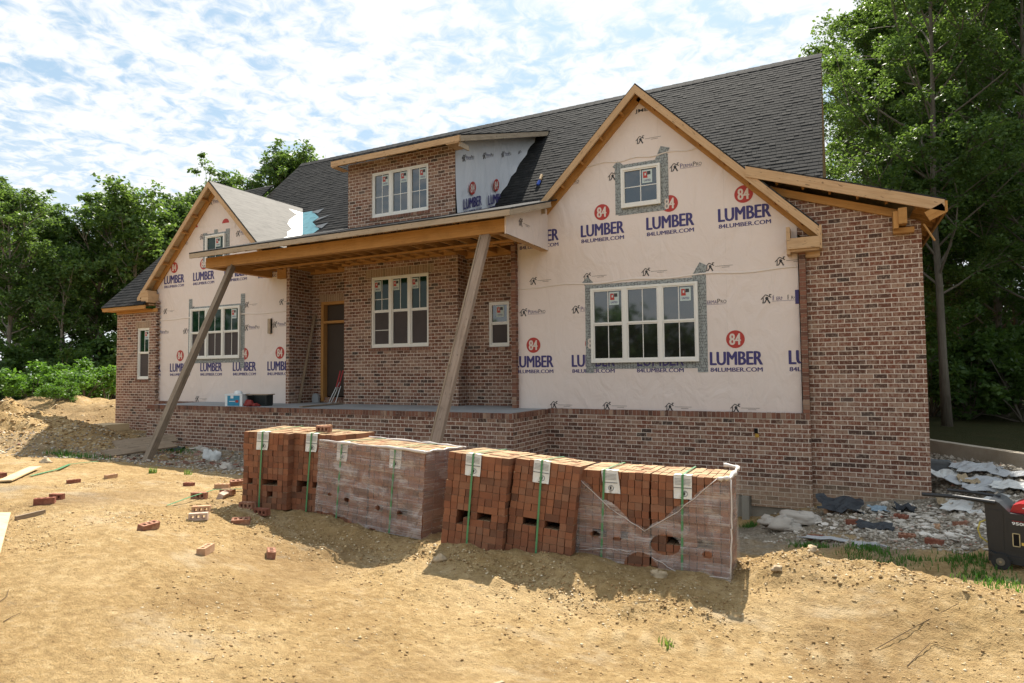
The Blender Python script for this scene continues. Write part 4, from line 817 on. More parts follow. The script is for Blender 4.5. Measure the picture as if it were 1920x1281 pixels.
pack('brick_pack', 'bare leaning red brick pack touching the torn-film pallet', (-3.075, -6.41, -1.81), (10, -5.2, 5.8), .68, 1.0, .94, V4, 4, .29, xb=.33)
def film(t, w, d, h, tear, holes, seed=0, name='stretch_film'):
    rnd = random.Random(seed); mb = MB(); nx_, nz_ = 170, 110
    def fr(i, j): s_, t_ = i/nx_, j/nz_; return (-.015+s_*(w+.03), -.022-.006*math.sin(t_*40+s_*5)+.004*math.sin(s_*23), -.0+t_*(h+.012))
    rows = [[fr(i, j) for i in range(nx_+1)] for j in range(nz_+1)]
    def sk(j, i):
        s_, t_ = (i+.5)/nx_, (j+.5)/nz_
        for hx, hz_, rx, rz_ in holes:
            if ((s_-hx)/rx)**2+((t_-hz_)/rz_)**2 < 1: return True
        return tear(s_, t_)
    b0 = len(mb.f); mb.grid(rows, 0, sk); mb.uv[b0:] = [[(u*w, v*h) for u, v in q] for q in mb.uv[b0:]]
    b0 = len(mb.f)
    for xx, sg in ((w+.018, 1), (-.018, -1)):
        rows = [[(xx+.01*math.sin(k*1.7+j*.8)*sg, -.02+k*(d+.03)/8, j*(h+.01)/10) for k in range(9)] for j in range(11)]; mb.grid(rows, 0)
    mb.uv[b0:] = [[(u*d, v*h) for u, v in q] for q in mb.uv[b0:]]
    return mb.build(name, FILM, t, True)
t_ = thing('wrapped_brick_pallet', 'film-wrapped double pack of red bricks fully covered by cloudy stretch film, left of centre', 'brick pallet', (-5.70, -6.33, -1.75), 0, 'film wrapped brick pallets'); t_.rotation_euler = m3(-3.5, -2.2, 1.9).to_euler()
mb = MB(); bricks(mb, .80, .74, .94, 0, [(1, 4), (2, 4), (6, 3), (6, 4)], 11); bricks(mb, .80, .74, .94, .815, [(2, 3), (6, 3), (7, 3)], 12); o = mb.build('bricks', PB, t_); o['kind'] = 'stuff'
strap(t_, .37, .8, .74, .94, .34); strap(t_, 1.2, .8, .74, .94, 1.17); card(t_, .37, .8, .94); card(t_, 1.2, .8, .94)
film(t_, 1.615, .74, .94, lambda s, t: t < .09-.10*s+.025*math.sin(s*9)+.008*math.sin(s*47) and s < .6, [(.145, .33, .022, .022), (.315, .30, .028, .028), (.61, .27, .022, .03), (.81, .25, .024, .03)], 1)
def rim(t, w, d, h, pts=None, r=.013):
    mb = MB(); P = pts or [(-.01, -.015, h), (w*.5, -.02, h+.004), (w+.012, -.015, h), (w+.015, d*.5, h+.01), (w+.01, d+.01, h+.006), (w*.5, d+.015, h+.004), (-.01, d+.01, h+.005), (-.012, d*.5, h+.006), (-.01, -.015, h)]
    P2 = []
    for a, b_ in zip(P, P[1:]):
        for k in range(6): q = Vector(a).lerp(Vector(b_), k/6); P2.append(q+Vector((0, 0, random.uniform(-.006, .010))))
    mb.tube(P2, [r*random.uniform(.6, 1.5) for _ in P2], 0, 6); mb.build('film_edge', ROLL, t, True)
rim(t_, 1.615, .74, .94)
t_ = thing('wrapped_brick_pallet', 'torn film-wrapped double pack of red bricks at the right end of the row', 'brick pallet', (-2.408, -6.075, -1.945), 0, 'film wrapped brick pallets'); t_.rotation_euler = m3(2.7, -2.2, .5).to_euler()
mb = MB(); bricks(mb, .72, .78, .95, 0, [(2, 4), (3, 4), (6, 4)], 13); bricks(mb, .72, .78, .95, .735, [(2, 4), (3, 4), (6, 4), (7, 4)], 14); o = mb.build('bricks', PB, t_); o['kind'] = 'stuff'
strap(t_, .27, .8, .78, .95, .24); strap(t_, 1.04, .8, .78, .95, 1.03); card(t_, .32, .8, .95, .5); card(t_, 1.04, .8, .95)
def tearB(s, t):
    top = (.90-1.02*s+.02*math.sin(s*30)) if s < .47 else (.42+(s-.47)*1.22+.015*math.sin(s*40))
    return t > top or ((s-.44)/.12)**2+(t/.20)**2 < 1 or (t < .06 and s < .35)
film(t_, 1.455, .78, .95, tearB, [(.60, .30, .095, .10), (.13, .33, .035, .035), (.28, .31, .03, .02), (.86, .25, .032, .032)], 3)
rim(t_, 1.455, .78, .95, [(1.36, -.018, .95), (1.46, -.02, .95), (1.475, .3, .965), (1.47, .79, .97), (1.3, .80, 1.0)], .02)
for k, P in enumerate(([(0, -.03, .86), (.35, -.035, .58), (.68, -.03, .40)], [(.68, -.03, .40), (1.0, -.035, .62), (1.36, -.03, .95)], [(.02, -.03, .15), (.3, -.04, .20), (.55, -.03, .19)], [(.75, -.03, .16), (1.0, -.04, .05), (1.45, -.03, .05)], [(1.47, -.02, .05), (1.48, -.02, .5), (1.475, -.02, .95)])):
    mb = MB(); mb.tube([Vector(a).lerp(Vector(b_), j/5)+Vector((random.uniform(-.006, .006), 0, random.uniform(-.006, .006))) for a, b_ in zip(P, P[1:]) for j in range(6)], .0035 if k < 4 else .008, 0, 5); mb.build('film_edge', ROLL, t_, True)

# ---- loose cored bricks
BL, BH, BD = .194, .070, .078
def cored(mb):
    xc = [-BL/2, -.072, -.040, -.016, .016, .040, .072, BL/2]; yc = [-BD/2, -.017, .017, BD/2]
    hole = lambda i, j: i in (1, 3, 5) and j == 1
    for z, s in ((BH, 1), (0, -1)):
        for i in range(7):
            for j in range(3):
                if hole(i, j): continue
                mb.poly([(xc[i], yc[j], z), (xc[i+1], yc[j], z), (xc[i+1], yc[j+1], z), (xc[i], yc[j+1], z)][::s])
    for i in (1, 3, 5):
        a, b_, c_, d = xc[i], xc[i+1], yc[1], yc[2]
        for p_, q_ in (((a, c_), (b_, c_)), ((b_, c_), (b_, d)), ((b_, d), (a, d)), ((a, d), (a, c_))): mb.poly([(*p_, 0), (*q_, 0), (*q_, BH), (*p_, BH)])
    a, b_, c_, d = -BL/2, BL/2, -BD/2, BD/2
    for p_, q_ in (((a, c_), (b_, c_)), ((b_, c_), (b_, d)), ((b_, d), (a, d)), ((a, d), (a, c_))): mb.poly([(*p_, 0), (*q_, 0), (*q_, BH), (*p_, BH)])
def loose_mat(name, c1, c2):
    m, nt, b = mat(name, rough=.9, spec=.12); o = objc(nt); L(nt, mix(nt, step(nt, noise(nt, o, 14, 5, .7), .42, .66), c1, c2), b.inputs['Base Color']); bump(nt, b, noise(nt, o, 90, 4), .5, .004); return m
LB = [loose_mat('loose_red_brick', (.25, .115, .075), (.38, .23, .155)), loose_mat('loose_dark_brick', (.20, .075, .05), (.30, .13, .085)), loose_mat('loose_tan_brick', (.42, .25, .15), (.50, .34, .22)), loose_mat('loose_pale_brick', (.50, .38, .30), (.36, .24, .18))]
protos = []
for m_ in LB:
    mb = MB(); cored(mb); me_ = mb.build('loose_brick', m_).data; protos.append(me_); bpy.data.objects.remove(bpy.data.objects['loose_brick'])
def lbrick(x, y, rz, pose, k, label, z=None, group='loose bricks on the dirt', tilt=0, sc=1):
    o = bpy.data.objects.new('loose_brick', protos[k]); C.objects.link(o); zz = g1(x, y) if z is None else z
    Rm = {'flat': Matrix.Identity(3), 'edge': Matrix.Rotation(R(90), 3, 'X'), 'end': Matrix.Rotation(R(90), 3, 'Y')}[pose]; off = {'flat': 0, 'edge': BD/2, 'end': BL/2}[pose]
    Mx = Matrix.Rotation(R(rz), 3, 'Z') @ Matrix.Rotation(R(tilt), 3, 'X') @ Rm; o.rotation_euler = Mx.to_euler(); c0 = Mx @ Vector((0, 0, BH/2)); o.location = (x-c0.x*(pose != 'flat'), y-c0.y*(pose != 'flat'), zz+off-(c0.z if pose != 'flat' else 0)-.006+(BH/2*0)); o.scale = (sc,)*3
    return tag(o, label, 'brick', group)
for args in (
 (-7.86, -8.24, 52, 'flat', 1, 'dark red three-hole brick lying flat left, touching a brick on end', None, 'loose bricks on the dirt', 0),
 (-7.98, -8.06, 20, 'edge', 1, 'short brick piece propped at the far end of the flat three-hole brick', None, 'loose bricks on the dirt', 0, .8),
 (-10.58, -7.46, 10, 'flat', 1, 'dark brick cut by the left picture edge beside the green strap', None, 'loose bricks on the dirt', 0),
 (-9.35, -7.14, 75, 'flat', 1, 'small dark brick right of the thin plank on the left', None, 'loose bricks on the dirt', 0, .8),
 (-9.28, -6.68, 100, 'flat', 2, 'small brick lying alone near the shade edge on the left', None, 'loose bricks on the dirt', 0, .85),
 (-6.10, -8.20, 100, 'flat', 0, 'tilted brick with three holes up, alone in the open dirt left', None, 'loose bricks on the dirt', 12),
 (-5.25, -8.20, 118, 'flat', 2, 'brick seen end-on with pale top, alone in the open dirt', None, 'loose bricks on the dirt', 0),
 (-5.10, -7.58, 140, 'flat', 0, 'brick with three holes just outside the pallet shadow edge', None, 'loose bricks on the dirt', 8),
 (-6.10, -7.10, 40, 'flat', 0, 'red brick in the shade before the leftmost pack', None, 'loose bricks on the dirt', 15),
 (-6.36, -7.45, 42, 'edge', 3, 'pale brick on edge with holes facing the camera, lowest of the heap', None, 'loose bricks on the dirt', 0),
 (-6.62, -7.22, 38, 'edge', 2, 'tan brick on edge right behind the pale one', None, 'loose bricks on the dirt', 0),
 (-7.22, -6.80, 20, 'edge', 0, 'red brick on edge above the fallen green strap', None, 'loose bricks on the dirt', 0),
 (-7.10, -6.55, 120, 'edge', 3, 'pale brick on edge showing three holes, middle of the heap', None, 'loose bricks on the dirt', 25),
 (-7.35, -6.12, 60, 'flat', 0, 'red three-hole brick topmost in the heap against the leftmost pack', -1.50, 'loose bricks on the dirt', 14),
 (-7.55, -6.20, 25, 'flat', 2, 'tan brick under the topmost brick of the heap', None, 'loose bricks on the dirt', 0),
 (-7.22, -6.38, 10, 'flat', 0, 'red brick lying between heap and leftmost pack', None, 'loose bricks on the dirt', 5),
 (-8.0, -6.38, 15, 'flat', 1, 'small red brick piece alone, left of the heap', None, 'loose bricks on the dirt', 0, .75),
 (-6.45, -6.72, 12, 'edge', 0, 'brick with three holes at the foot of the leftmost pack', None, 'loose bricks on the dirt', 0),
 (-6.22, -6.70, 5, 'edge', 1, 'dark brick right beside the one at the foot of the leftmost pack', None, 'loose bricks on the dirt', 0)):
    lbrick(*args)
lbrick(-5.86, -6.05, 8, 'edge', 0, 'loose three-hole brick on edge on top of the second pack', -.735, 'bricks left on top of a pack')
lbrick(-6.02, -5.88, 70, 'flat', 2, 'loose brick lying behind the edge-set brick on the second pack', -.733, 'bricks left on top of a pack')
# ---- rubble bricks and lumps by the right wing
rub = [(.12, -1.44, 20, 1, 'broken red brick beside the dark felt scrap by the right wing'), (.73, -2.25, 5, 0, 'reddish brick in the pale rubble, nearest the grass'), (.77, -.85, -20, 1, 'dark brick in rubble below the wing wall'),
       (1.45, -1.35, 30, 0, 'red brick left of the generator on pale rubble'), (1.15, -1.5, 80, 2, 'tan brick among rubble left of the generator'), (-.20, -.55, 50, 2, 'tan brick in the corner between base wall and right wing'), (1.0, -2.55, -30, 1, 'dark red brick at the edge of grass near the generator'), (-.35, -2.6, 12, 1, 'brown brick half buried left of the grass')]
for x, y, rz, k, lb in rub: lbrick(x, y, rz, 'flat', k, lb, group='bricks in the rubble by the right wing', tilt=random.uniform(-15, 15))
def rock(mb, c_, r, seed, flat=.7, mi=0, seg=(7, 9)):
    rnd = random.Random(seed); ph = [rnd.uniform(0, 6) for _ in range(4)]; rows = []
    for i in range(seg[0]):
        th = math.pi*i/(seg[0]-1); row = []
        for j in range(seg[1]):
            a = 2*math.pi*j/(seg[1]-1); q = (1+.10*math.sin(7*a+ph[3]+5*th)*math.sin(th*6+ph[0])+.07*math.sin(11*a-9*th+ph[1]))*(1+.22*math.sin(2*a+ph[0]+th)+.16*math.sin(3*a+ph[1]-2*th)+.12*math.sin(5*th+ph[2])); row.append((c_[0]+r*q*math.sin(th)*math.cos(a), c_[1]+r*q*math.sin(th)*math.sin(a)*.8, c_[2]+r*flat*q*math.cos(th)))
        rows.append(row)
    mb.grid(rows, mi)
LUMP = concrete_mat('hardened_mortar', (.46, .42, .37), (.33, .29, .24)); STONE = plain('stone', (.46, .36, .24), .9, .1, var=.5, sc=12)
def blob(name, label, cat, c_, rads, m_, group=None, seed=0):
    t = bpy.data.objects.new(name, None); bpy.data.objects.remove(t); mb = MB(); rnd = random.Random(seed)
    for i, (dx_, dy_, dz_, r, fl) in enumerate(rads): rock(mb, (dx_, dy_, dz_), r, seed*9+i, fl, 0, (12, 18))
    o = mb.build(name, m_, None, True); o.location = c_; return tag(o, label, cat, group)
def gp(x, y, dz=0): return (x, y, g1(x, y)+dz)
blob('mortar_heap', 'pale heap of hardened mortar sacks against the foundation', 'rubble', gp(-.85, -1.35, .02), [(0, 0, .05, .24, .42), (.22, .22, .12, .24, .42), (-.20, .22, .03, .20, .32), (.42, .34, .10, .16, .4), (.12, -.12, .0, .16, .35)], LUMP, seed=3)
for k, (x, y, r, lb) in enumerate(((-1.56, -6.22, .07, 'flat tan stone at the foot of the torn-film pallet'), (-3.52, -6.92, .075, 'flat tan stone in the shade below the gap between packs'), (-11.9, -6.2, .10, 'brown stone on the left dirt slope'), (-.28, -5.45, .055, 'round tan stone on the crest of the right berm'), (.0, -5.38, .06, 'second round stone further right on the berm crest'), (-.55, -5.9, .05, 'thin pale stone on the berm near the pallet'), (-9.7, -4.4, .15, 'pale stone in the shade left of the packs'), (-13.6, -2.0, .16, 'whitish rubble stone near the two boards'), (-8.2, -2.9, .16, 'pinkish rubble stone near the base wall'), (-8.9, -3.1, .13, 'grey rubble stone beside the pinkish one'))):
    blob('stone', lb, 'stone', gp(x, y, r*.15), [(0, 0, 0, r, .55)], STONE if k not in (6, 7) else LUMP, 'larger stones', 20+k)
def sheet(name, label, cat, c_, w_, l_, rz, tilt, m_, group=None, amp=.03, seed=0, th=.006):
    mb = MB(); n = 9; rnd = random.Random(seed); ph = rnd.uniform(0, 6); top = []
    for i in range(n): top.append([((i/(n-1)-.5)*w_*(1+.15*math.sin(j*1.1+ph)), (j/(n-1)-.5)*l_*(1+.12*math.sin(i*1.7+ph)), amp*(math.sin(i*1.3+ph)+math.sin(j*.9+ph*2)+.6*math.sin(i*2.9+j*2.1))) for j in range(n)])
    mb.grid(top, 0); mb.grid([[(a, b_, z-th) for a, b_, z in r] for r in top], 0); o = mb.build(name, m_); o.location = c_; o.rotation_euler = (Matrix.Rotation(R(rz), 3, 'Z') @ Matrix.Rotation(R(tilt), 3, 'X')).to_euler(); return tag(o, label, cat, group)
FELTD = plain('tar_felt', (.035, .040, .048), .6, .4, var=.4, sc=7, bmp=.6); GYP = plain('grey_board', (.40, .41, .42), .7, .2, var=.3, sc=5); WSHT = plain('pale_sheet', (.56, .56, .54), .6, .3, var=.25, sc=6); KRAFT = plain('kraft', (.36, .28, .18), .8, .2, var=.4, sc=6); BLUE = plain('faded_blue', (.22, .30, .36), .6, .3, var=.3)
sheet('felt_scrap', 'crumpled dark roofing felt against the right wing wall', 'felt', gp(-.05, -.62, .10), .62, .42, 5, 22, FELTD, 'scraps of roofing felt', .035, 1)
sheet('felt_scrap', 'smaller dark felt slab lower in the rubble before the wing', 'felt', gp(.38, -1.75, .06), .42, .20, 4, 14, FELTD, 'scraps of roofing felt', .02, 2)
sheet('felt_scrap', 'dark felt piece lying among rubble close to the wing corner', 'felt', gp(.85, -.42, .08), .28, .2, -15, 10, FELTD, 'scraps of roofing felt', .03, 3)
sheet('board_scrap', 'pale blue board scrap in the rubble near the wing wall', 'board', gp(.48, -.55, .08), .26, .18, 20, 18, BLUE, None, .01, 4)
sheet('felt_scrap', 'long thin grey strip of felt lying at the grass edge', 'felt', gp(-.05, -2.75, .03), .95, .12, -6, 4, GYP, 'scraps of roofing felt', .012, 5)
for k, (x, y, dz, w_, l_, rz, tl_, m_, lb) in enumerate(((1.62, -.45, .05, .55, .50, -20, 8, WSHT, 'front pale sheet of the discarded board heap beside the right wing'), (1.95, .0, .10, .8, .6, 25, 10, GYP, 'wide grey sheet in the middle of the discarded board heap'), (1.60, .35, .12, .5, .5, 40, 14, WSHT, 'pale tilted sheet in the board heap nearest the wing wall'), (2.3, -.15, .07, .6, .45, -10, 6, WSHT, 'pale sheet on the right side of the board heap'), (1.95, .7, .10, .7, .4, 12, 12, GYP, 'rear grey sheet of the board heap'), (1.75, .10, .17, .35, .25, 60, 20, KRAFT, 'brown torn paper sheet on top of the board heap'), (2.5, .5, .07, .6, .4, -25, 5, GYP, 'grey sheet at the far right of the board heap'), (1.45, -.1, .03, .3, .3, 30, 15, KRAFT, 'small brown paper scrap at the wing corner'), (2.15, -.5, .03, .6, .4, -12, 4, WSHT, 'low pale sheet half behind the generator'))):
    sheet('discarded_sheet', lb, 'board', gp(x, y, dz), w_, l_, rz, tl_, m_, 'discarded boards right of the house', .02, 30+k)
mb = MB(); mb.box(-.16, .16, -.12, .12, 0, .24); mb.box(-.17, .17, -.13, .13, .20, .245); o = mb.build('plastic_tub', plain('grey_tub', (.13, .14, .15), .5, .4)); o.location = gp(1.47, .95, 0); tag(o, 'grey upturned tub between the wing wall and the board heap', 'tub')
blob('rubble_block', 'white block of rubble below the left end of the porch', 'rubble', gp(-11.9, -3.1, .06), [(0, 0, 0, .14, .9), (.16, .05, -.01, .15, .8)], WSHT, seed=8)
sheet('cloth_rag', 'dark rag lying on the soil under the left gable', 'rag', gp(-14.2, -2.3, .05), .55, .25, 10, 8, FELTD, None, .03, 60)
def peb_mat(name, stops):
    m, nt, b = mat(name, rough=.92, spec=.1); L(nt, ramp(nt, N(nt, 'ShaderNodeNewGeometry').outputs['Random Per Island'], stops), b.inputs['Base Color']); return m
def slabs(name, label, n, rg, m_, seed, r0, r1):
    rnd = random.Random(seed); mb = MB(); c0 = Vector(gp(*rg(rnd)))
    for _ in range(n):
        x, y = rg(rnd); r = rnd.uniform(r0, r1); k = rnd.randint(4, 6); a0 = rnd.uniform(0, 6); M_ = Matrix.Rotation(rnd.uniform(-.35, .35), 3, 'X') @ Matrix.Rotation(rnd.uniform(-.35, .35), 3, 'Y'); P = Vector((x, y, g1c(x, y)+rnd.uniform(.0, .03)))-c0
        mb.prism([P+M_ @ Vector((r*math.cos(a0+i*6.28/k)*rnd.uniform(.6, 1.1), r*.7*math.sin(a0+i*6.28/k)*rnd.uniform(.6, 1.1), 0)) for i in range(k)], M_ @ Vector((0, 0, rnd.uniform(.008, .025))))
    o = mb.build(name, m_); o.location = c0; return tag(o, label, 'rubble', None, 'stuff')
# ---- timber offcuts and sheets
def plank(name, label, a, b_, w_, h_, m_, cat='plank', group=None, up=(0, 0, 1)):
    A, B = Vector(a), Vector(b_); c_ = (A+B)/2; mb = MB(); mb.beam(A-c_, B-c_, w_, h_, 0, up); o = mb.build(name, m_); o.location = c_; return tag(o, label, cat, group)
z_ = lambda x, y, d=0: (x, y, g1(x, y)+d)
plank('plank', 'upper of two short boards lying left of the left timber prop', z_(-15.2, -3.1, .10), z_(-14.9, -1.75, .22), .32, .035, GREYW, group='boards on the ground', up=(.35, -.45, .8))
plank('plank', 'lower of two short boards lying left of the left timber prop', z_(-13.7, -4.2, .08), z_(-13.75, -2.6, .22), .28, .035, GREYW, group='boards on the ground', up=(.35, -.40, .8))
plank('plank', 'thin sunlit board lying on the dirt at the left edge beside a green strap', z_(-9.95, -7.68, .035), z_(-11.0, -6.80, .05), .16, .018, PLY, group='boards on the ground')
plank('plank', 'short dark offcut lying in the left foreground below the flat brick', z_(-7.47, -8.70, .02), z_(-7.50, -8.42, .02), .03, .05, GREYW, group='boards on the ground')
plank('wood_stake', 'small broken stake lying in the foreground dirt', z_(-1.97, -8.78, .012), z_(-1.93, -8.60, .014), .022, .016, KRAFT, 'stake')
mb = MB(); mb.prism([(0, 0, 0), (-.9, -.46, 0), (.6, -1.6, 0), (1.75, -.88, 0)], (0, 0, .018)); o = mb.build('plywood_sheet', PLY); o.location = (-7.76, -8.61, g1(-7.4, -9.1)+.05); tag(o, 'pale plywood sheet cut by the left edge of the picture', 'plywood')
t_ = thing('plywood_box', 'low pale wooden crate top beside the left wing corner', 'crate', gp(-18.45, -1.35, 0), R(4)); mb = MB(); mb.box(-.42, .42, -.35, .35, .16, .185, 0); mb.build('lid', PLY, t_)
mb = MB(); mb.box(-.42, .42, -.35, .35, 0, .158, 0, False); mb.build('side', PLY, t_); mb = MB(); mb.box(.10, .16, -.358, -.35, .02, .15); mb.box(.22, .28, -.358, -.35, .02, .15); mb.build('stamp', KRAFT, t_)
def strip(name, label, pts, w_, m_, cat, group=None):
    c_ = Vector(pts[0]); mb = MB()
    for a, b_ in zip(pts, pts[1:]): mb.beam(Vector(a)-c_, Vector(b_)-c_, w_, .003, 0)
    o = mb.build(name, m_); o.location = c_; return tag(o, label, cat, group)
strip('fallen_strap', 'green plastic strap lying across the loose bricks left of the packs', [z_(-7.05, -7.35, .01), z_(-7.12, -7.0, .06), z_(-7.2, -6.6, .10), z_(-7.05, -6.3, .10)], .025, STRAP, 'strap', 'green straps on the dirt')
strip('fallen_strap', 'pale green strap curling over the dirt by the thin sunlit board', [z_(-10.3, -7.2, .02), z_(-10.6, -6.7, .03), z_(-11.2, -6.2, .02), z_(-11.3, -5.7, .03)], .05, STRAP, 'strap', 'green straps on the dirt')
TW = plain('twig_bark', (.13, .09, .055), .9, .1)
for k, P in enumerate((((-4.80, -10.0), (-4.84, -9.93), (-4.87, -9.87)), ((-3.42, -9.60), (-3.40, -9.54), (-3.44, -9.5)), ((.17, -6.89), (.45, -6.55), (.76, -6.23)), ((-1.62, -6.82), (-1.4, -6.76), (-1.27, -6.7)), ((-5.0, -10.05), (-5.25, -9.78), (-5.4, -9.7)), ((-.9, -8.95), (-.7, -8.8), (-.5, -8.75)), ((.35, -7.05), (.52, -6.7), (.66, -6.72)))):
    c_ = z_(*P[0], .006); mb = MB(); mb.tube([Vector(z_(x, y, .008+.006*(i == 1)))-Vector(c_) for i, (x, y) in enumerate(P)], [.003, .0025, .0015], 0, 5); o = mb.build('twig', TW); o.location = c_
    tag(o, ['short twig at the left frame edge', 'bent twig in the left foreground', 'long twig on the right-hand dirt', 'dark twig in the shade of the torn-film pallet', 'forked twig near the lower left corner', 'twig in the lower middle foreground', 'short twig crossing the long one on the right'][k], 'twig', 'dry twigs')
def lawn(name, label, spots, n, h_, m_, kind='stuff', cat='grass', seed=1):
    rnd = random.Random(seed); mb = MB(); c0 = Vector(gp(*spots[0][:2]))
    for _ in range(n):
        sx, sy, rx, ry = rnd.choice(spots); x, y = rnd.gauss(sx, rx), rnd.gauss(sy, ry); z = g1c(x, y)-.01; a = rnd.uniform(0, 6.28); hh = h_*rnd.uniform(.4, 1.2); w_ = .006; l = hh*rnd.uniform(.2, .7); b0 = Vector((x, y, z))-c0
        d = Vector((math.cos(a), math.sin(a), 0)); s = Vector((-d.y, d.x, 0))*w_; mb.poly([b0-s, b0+s, b0+d*l*.35+Vector((0, 0, hh*.65))+s*.7, b0+d*l*.35+Vector((0, 0, hh*.65))-s*.7]); mb.poly([b0+d*l*.35+Vector((0, 0, hh*.65))-s*.7, b0+d*l*.35+Vector((0, 0, hh*.65))+s*.7, b0+d*l+Vector((0, 0, hh))])
    o = mb.build(name, m_); o.location = c0; return tag(o, label, cat, None, kind)
_gx = np.arange(-16, 4, .08); _gy = np.arange(-10, 4, .08); _GX, _GY = np.meshgrid(_gx, _gy); _GZ = gz(_GX.ravel(), _GY.ravel()).reshape(_GX.shape)
def g1c(x, y):
    i = int((x+16)/.08); j = int((y+10)/.08)
    if 0 <= i < len(_gx)-1 and 0 <= j < len(_gy)-1: return float(_GZ[j, i])
    return g1(x, y)
def leafy(name, c1, c2, trans=.35):
    m = bpy.data.materials.new(name); m.use_nodes = True; nt = m.node_tree; nt.nodes.clear(); o = N(nt, 'ShaderNodeOutputMaterial'); ri = N(nt, 'ShaderNodeNewGeometry').outputs['Random Per Island']
    oi = N(nt, 'ShaderNodeObjectInfo').outputs['Random']; c = mix(nt, ri, c1, c2); c = mix(nt, math_(nt, 'MULTIPLY', oi, .35), c, (c1[0]*.7, c1[1]*.75, c1[2]*1.1))
    d = N(nt, 'ShaderNodeBsdfPrincipled'); d.inputs['Roughness'].default_value = .5; d.inputs['Specular IOR Level'].default_value = .35; L(nt, c, d.inputs['Base Color']); t = N(nt, 'ShaderNodeBsdfTranslucent'); L(nt, mix(nt, .5, c, (c2[0]*1.7, c2[1]*1.7, c2[2]*.7)), t.inputs[0])
    x = N(nt, 'ShaderNodeMixShader'); x.inputs[0].default_value = trans; L(nt, d.outputs[0], x.inputs[1]); L(nt, t.outputs[0], x.inputs[2]); L(nt, x.outputs[0], o.inputs[0]); return m
GRASS = leafy('grass_blades', (.045, .13, .018), (.09, .21, .035)); WEED = leafy('weed_leaves', (.11, .20, .03), (.18, .28, .06))
lawn('grass', 'short green grass in patches between the berm and the rubble', [(.25, -3.2, .15, .12), (.55, -3.5, .18, .14), (.15, -3.7, .15, .2), (1.2, -3.4, .12, .2), (1.25, -4.0, .14, .25), (1.6, -4.3, .3, .2), (-1.45, -.5, .06, .1), (-.4, -3.0, .12, .08), (2.0, -4.4, .3, .3)], 2400, .08, GRASS, seed=4)
lawn('grass', 'thin grass in the shaded soil left of the left prop', [(-13.9, -2.4, .3, .15), (-12.9, -5.0, .3, .1), (-14.5, -4.6, .2, .1)], 500, .12, GRASS, seed=8)
for (x, y, lb) in ((-1.19, -7.40, 'small bright weed growing in the dirt before the torn-film pallet'), (-9.45, -5.95, 'pale green weed tuft at the shade edge near the left prop'), (-8.9, -5.75, 'tiny weed right of the larger tuft')):
    lawn('weed', lb, [(x, y, .03, .03)], 30 if x > -8.95 else 70, .06 if x > -5 else .09, WEED, None, 'weed', 5)
slabs('mortar_chips', 'pale broken mortar flakes scattered over the rubble by the right wing', 260, lambda r: (r.gauss(.9, .6), r.gauss(-1.3, .6)), peb_mat('mortar_flakes', [(0, (.42, .38, .32)), (.5, (.55, .51, .45)), (1, (.66, .62, .56))]), 5, .02, .09)
slabs('brick_chips', 'broken brick chips and dark scraps in the shaded rubble at the left', 240, lambda r: (r.uniform(-14.5, -7), r.uniform(-4.6, -2.0)), peb_mat('brick_flakes', [(0, (.12, .07, .05)), (.4, (.24, .10, .07)), (.7, (.34, .29, .24)), (1, (.50, .46, .40))]), 6, .03, .10)
# pebbles: uncountable
def pebbles(name, label, n, region, rmin, rmax, m_, seed):
    rs = np.random.RandomState(seed); base = np.array([[1, 0, 0], [-1, 0, 0], [0, 1, 0], [0, -1, 0], [0, 0, 1], [0, 0, -1]], float); fc = np.array([[0, 2, 4], [2, 1, 4], [1, 3, 4], [3, 0, 4], [2, 0, 5], [1, 2, 5], [3, 1, 5], [0, 3, 5]])
    x, y = region(rs, n); z = gz(x, y); r = rmin*(rmax/rmin)**(rs.rand(n)**2.2); V = base[None]*(1+rs.uniform(-.35, .35, (n, 6, 1)))*r[:, None, None]*np.array([1, 1, .6]); a = rs.rand(n)*6.28; ca, sa = np.cos(a)[:, None], np.sin(a)[:, None]
    V = np.stack([V[..., 0]*ca-V[..., 1]*sa*.8, V[..., 0]*sa+V[..., 1]*ca*.8, V[..., 2]], -1); V += np.stack([x, y, z+r*.15], -1)[:, None]; F = (fc[None]+(np.arange(n)*6)[:, None, None]).reshape(-1, 3)
    me = bpy.data.meshes.new(name); me.vertices.add(n*6); me.vertices.foreach_set('co', V.reshape(-1)); me.loops.add(F.size); me.loops.foreach_set('vertex_index', F.reshape(-1)); me.polygons.add(len(F)); me.polygons.foreach_set('loop_start', np.arange(len(F))*3); me.update(calc_edges=True); me.materials.append(m_)
    o = bpy.data.objects.new(name, me); C.objects.link(o); return tag(o, label, 'gravel', None, 'stuff')
PT = peb_mat('dirt_clods', [(0, (.22, .14, .065)), (.4, (.36, .24, .12)), (.8, (.48, .36, .20)), (1, (.68, .58, .42))]); PG = peb_mat('crushed_stone', [(0, (.20, .17, .13)), (.4, (.34, .30, .245)), (.82, (.47, .42, .35)), (.90, (.28, .13, .09)), (.93, (.40, .36, .30)), (1, (.66, .61, .54))])
def rgA(rs, n):
    x, y = rs.uniform(-9.5, 2.4, n*4), -10.8+rs.rand(n*4)**.8*6.4; d = fbm(x*.9, y*1.4, 4, 31); k = np.argsort(-(d+rs.rand(n*4)*.9))[:n]; return x[k], y[k]
pebbles('pebbles', 'pebbles and crumbs of soil strewn over the sunlit dirt', 30000, rgA, .002, .017, PT, 1)
def rgB(rs, n):
    k = rs.rand(n) < .55; x = np.where(k, rs.uniform(-7, -.8, n), rs.uniform(-1.2, 2.6, n)); y = np.where(k, rs.normal(-6.85, .16, n)+.08*(x+4)*.5, rs.normal(-5.65, .28, n)-.15*np.clip(x, 0, 3)); return x, y
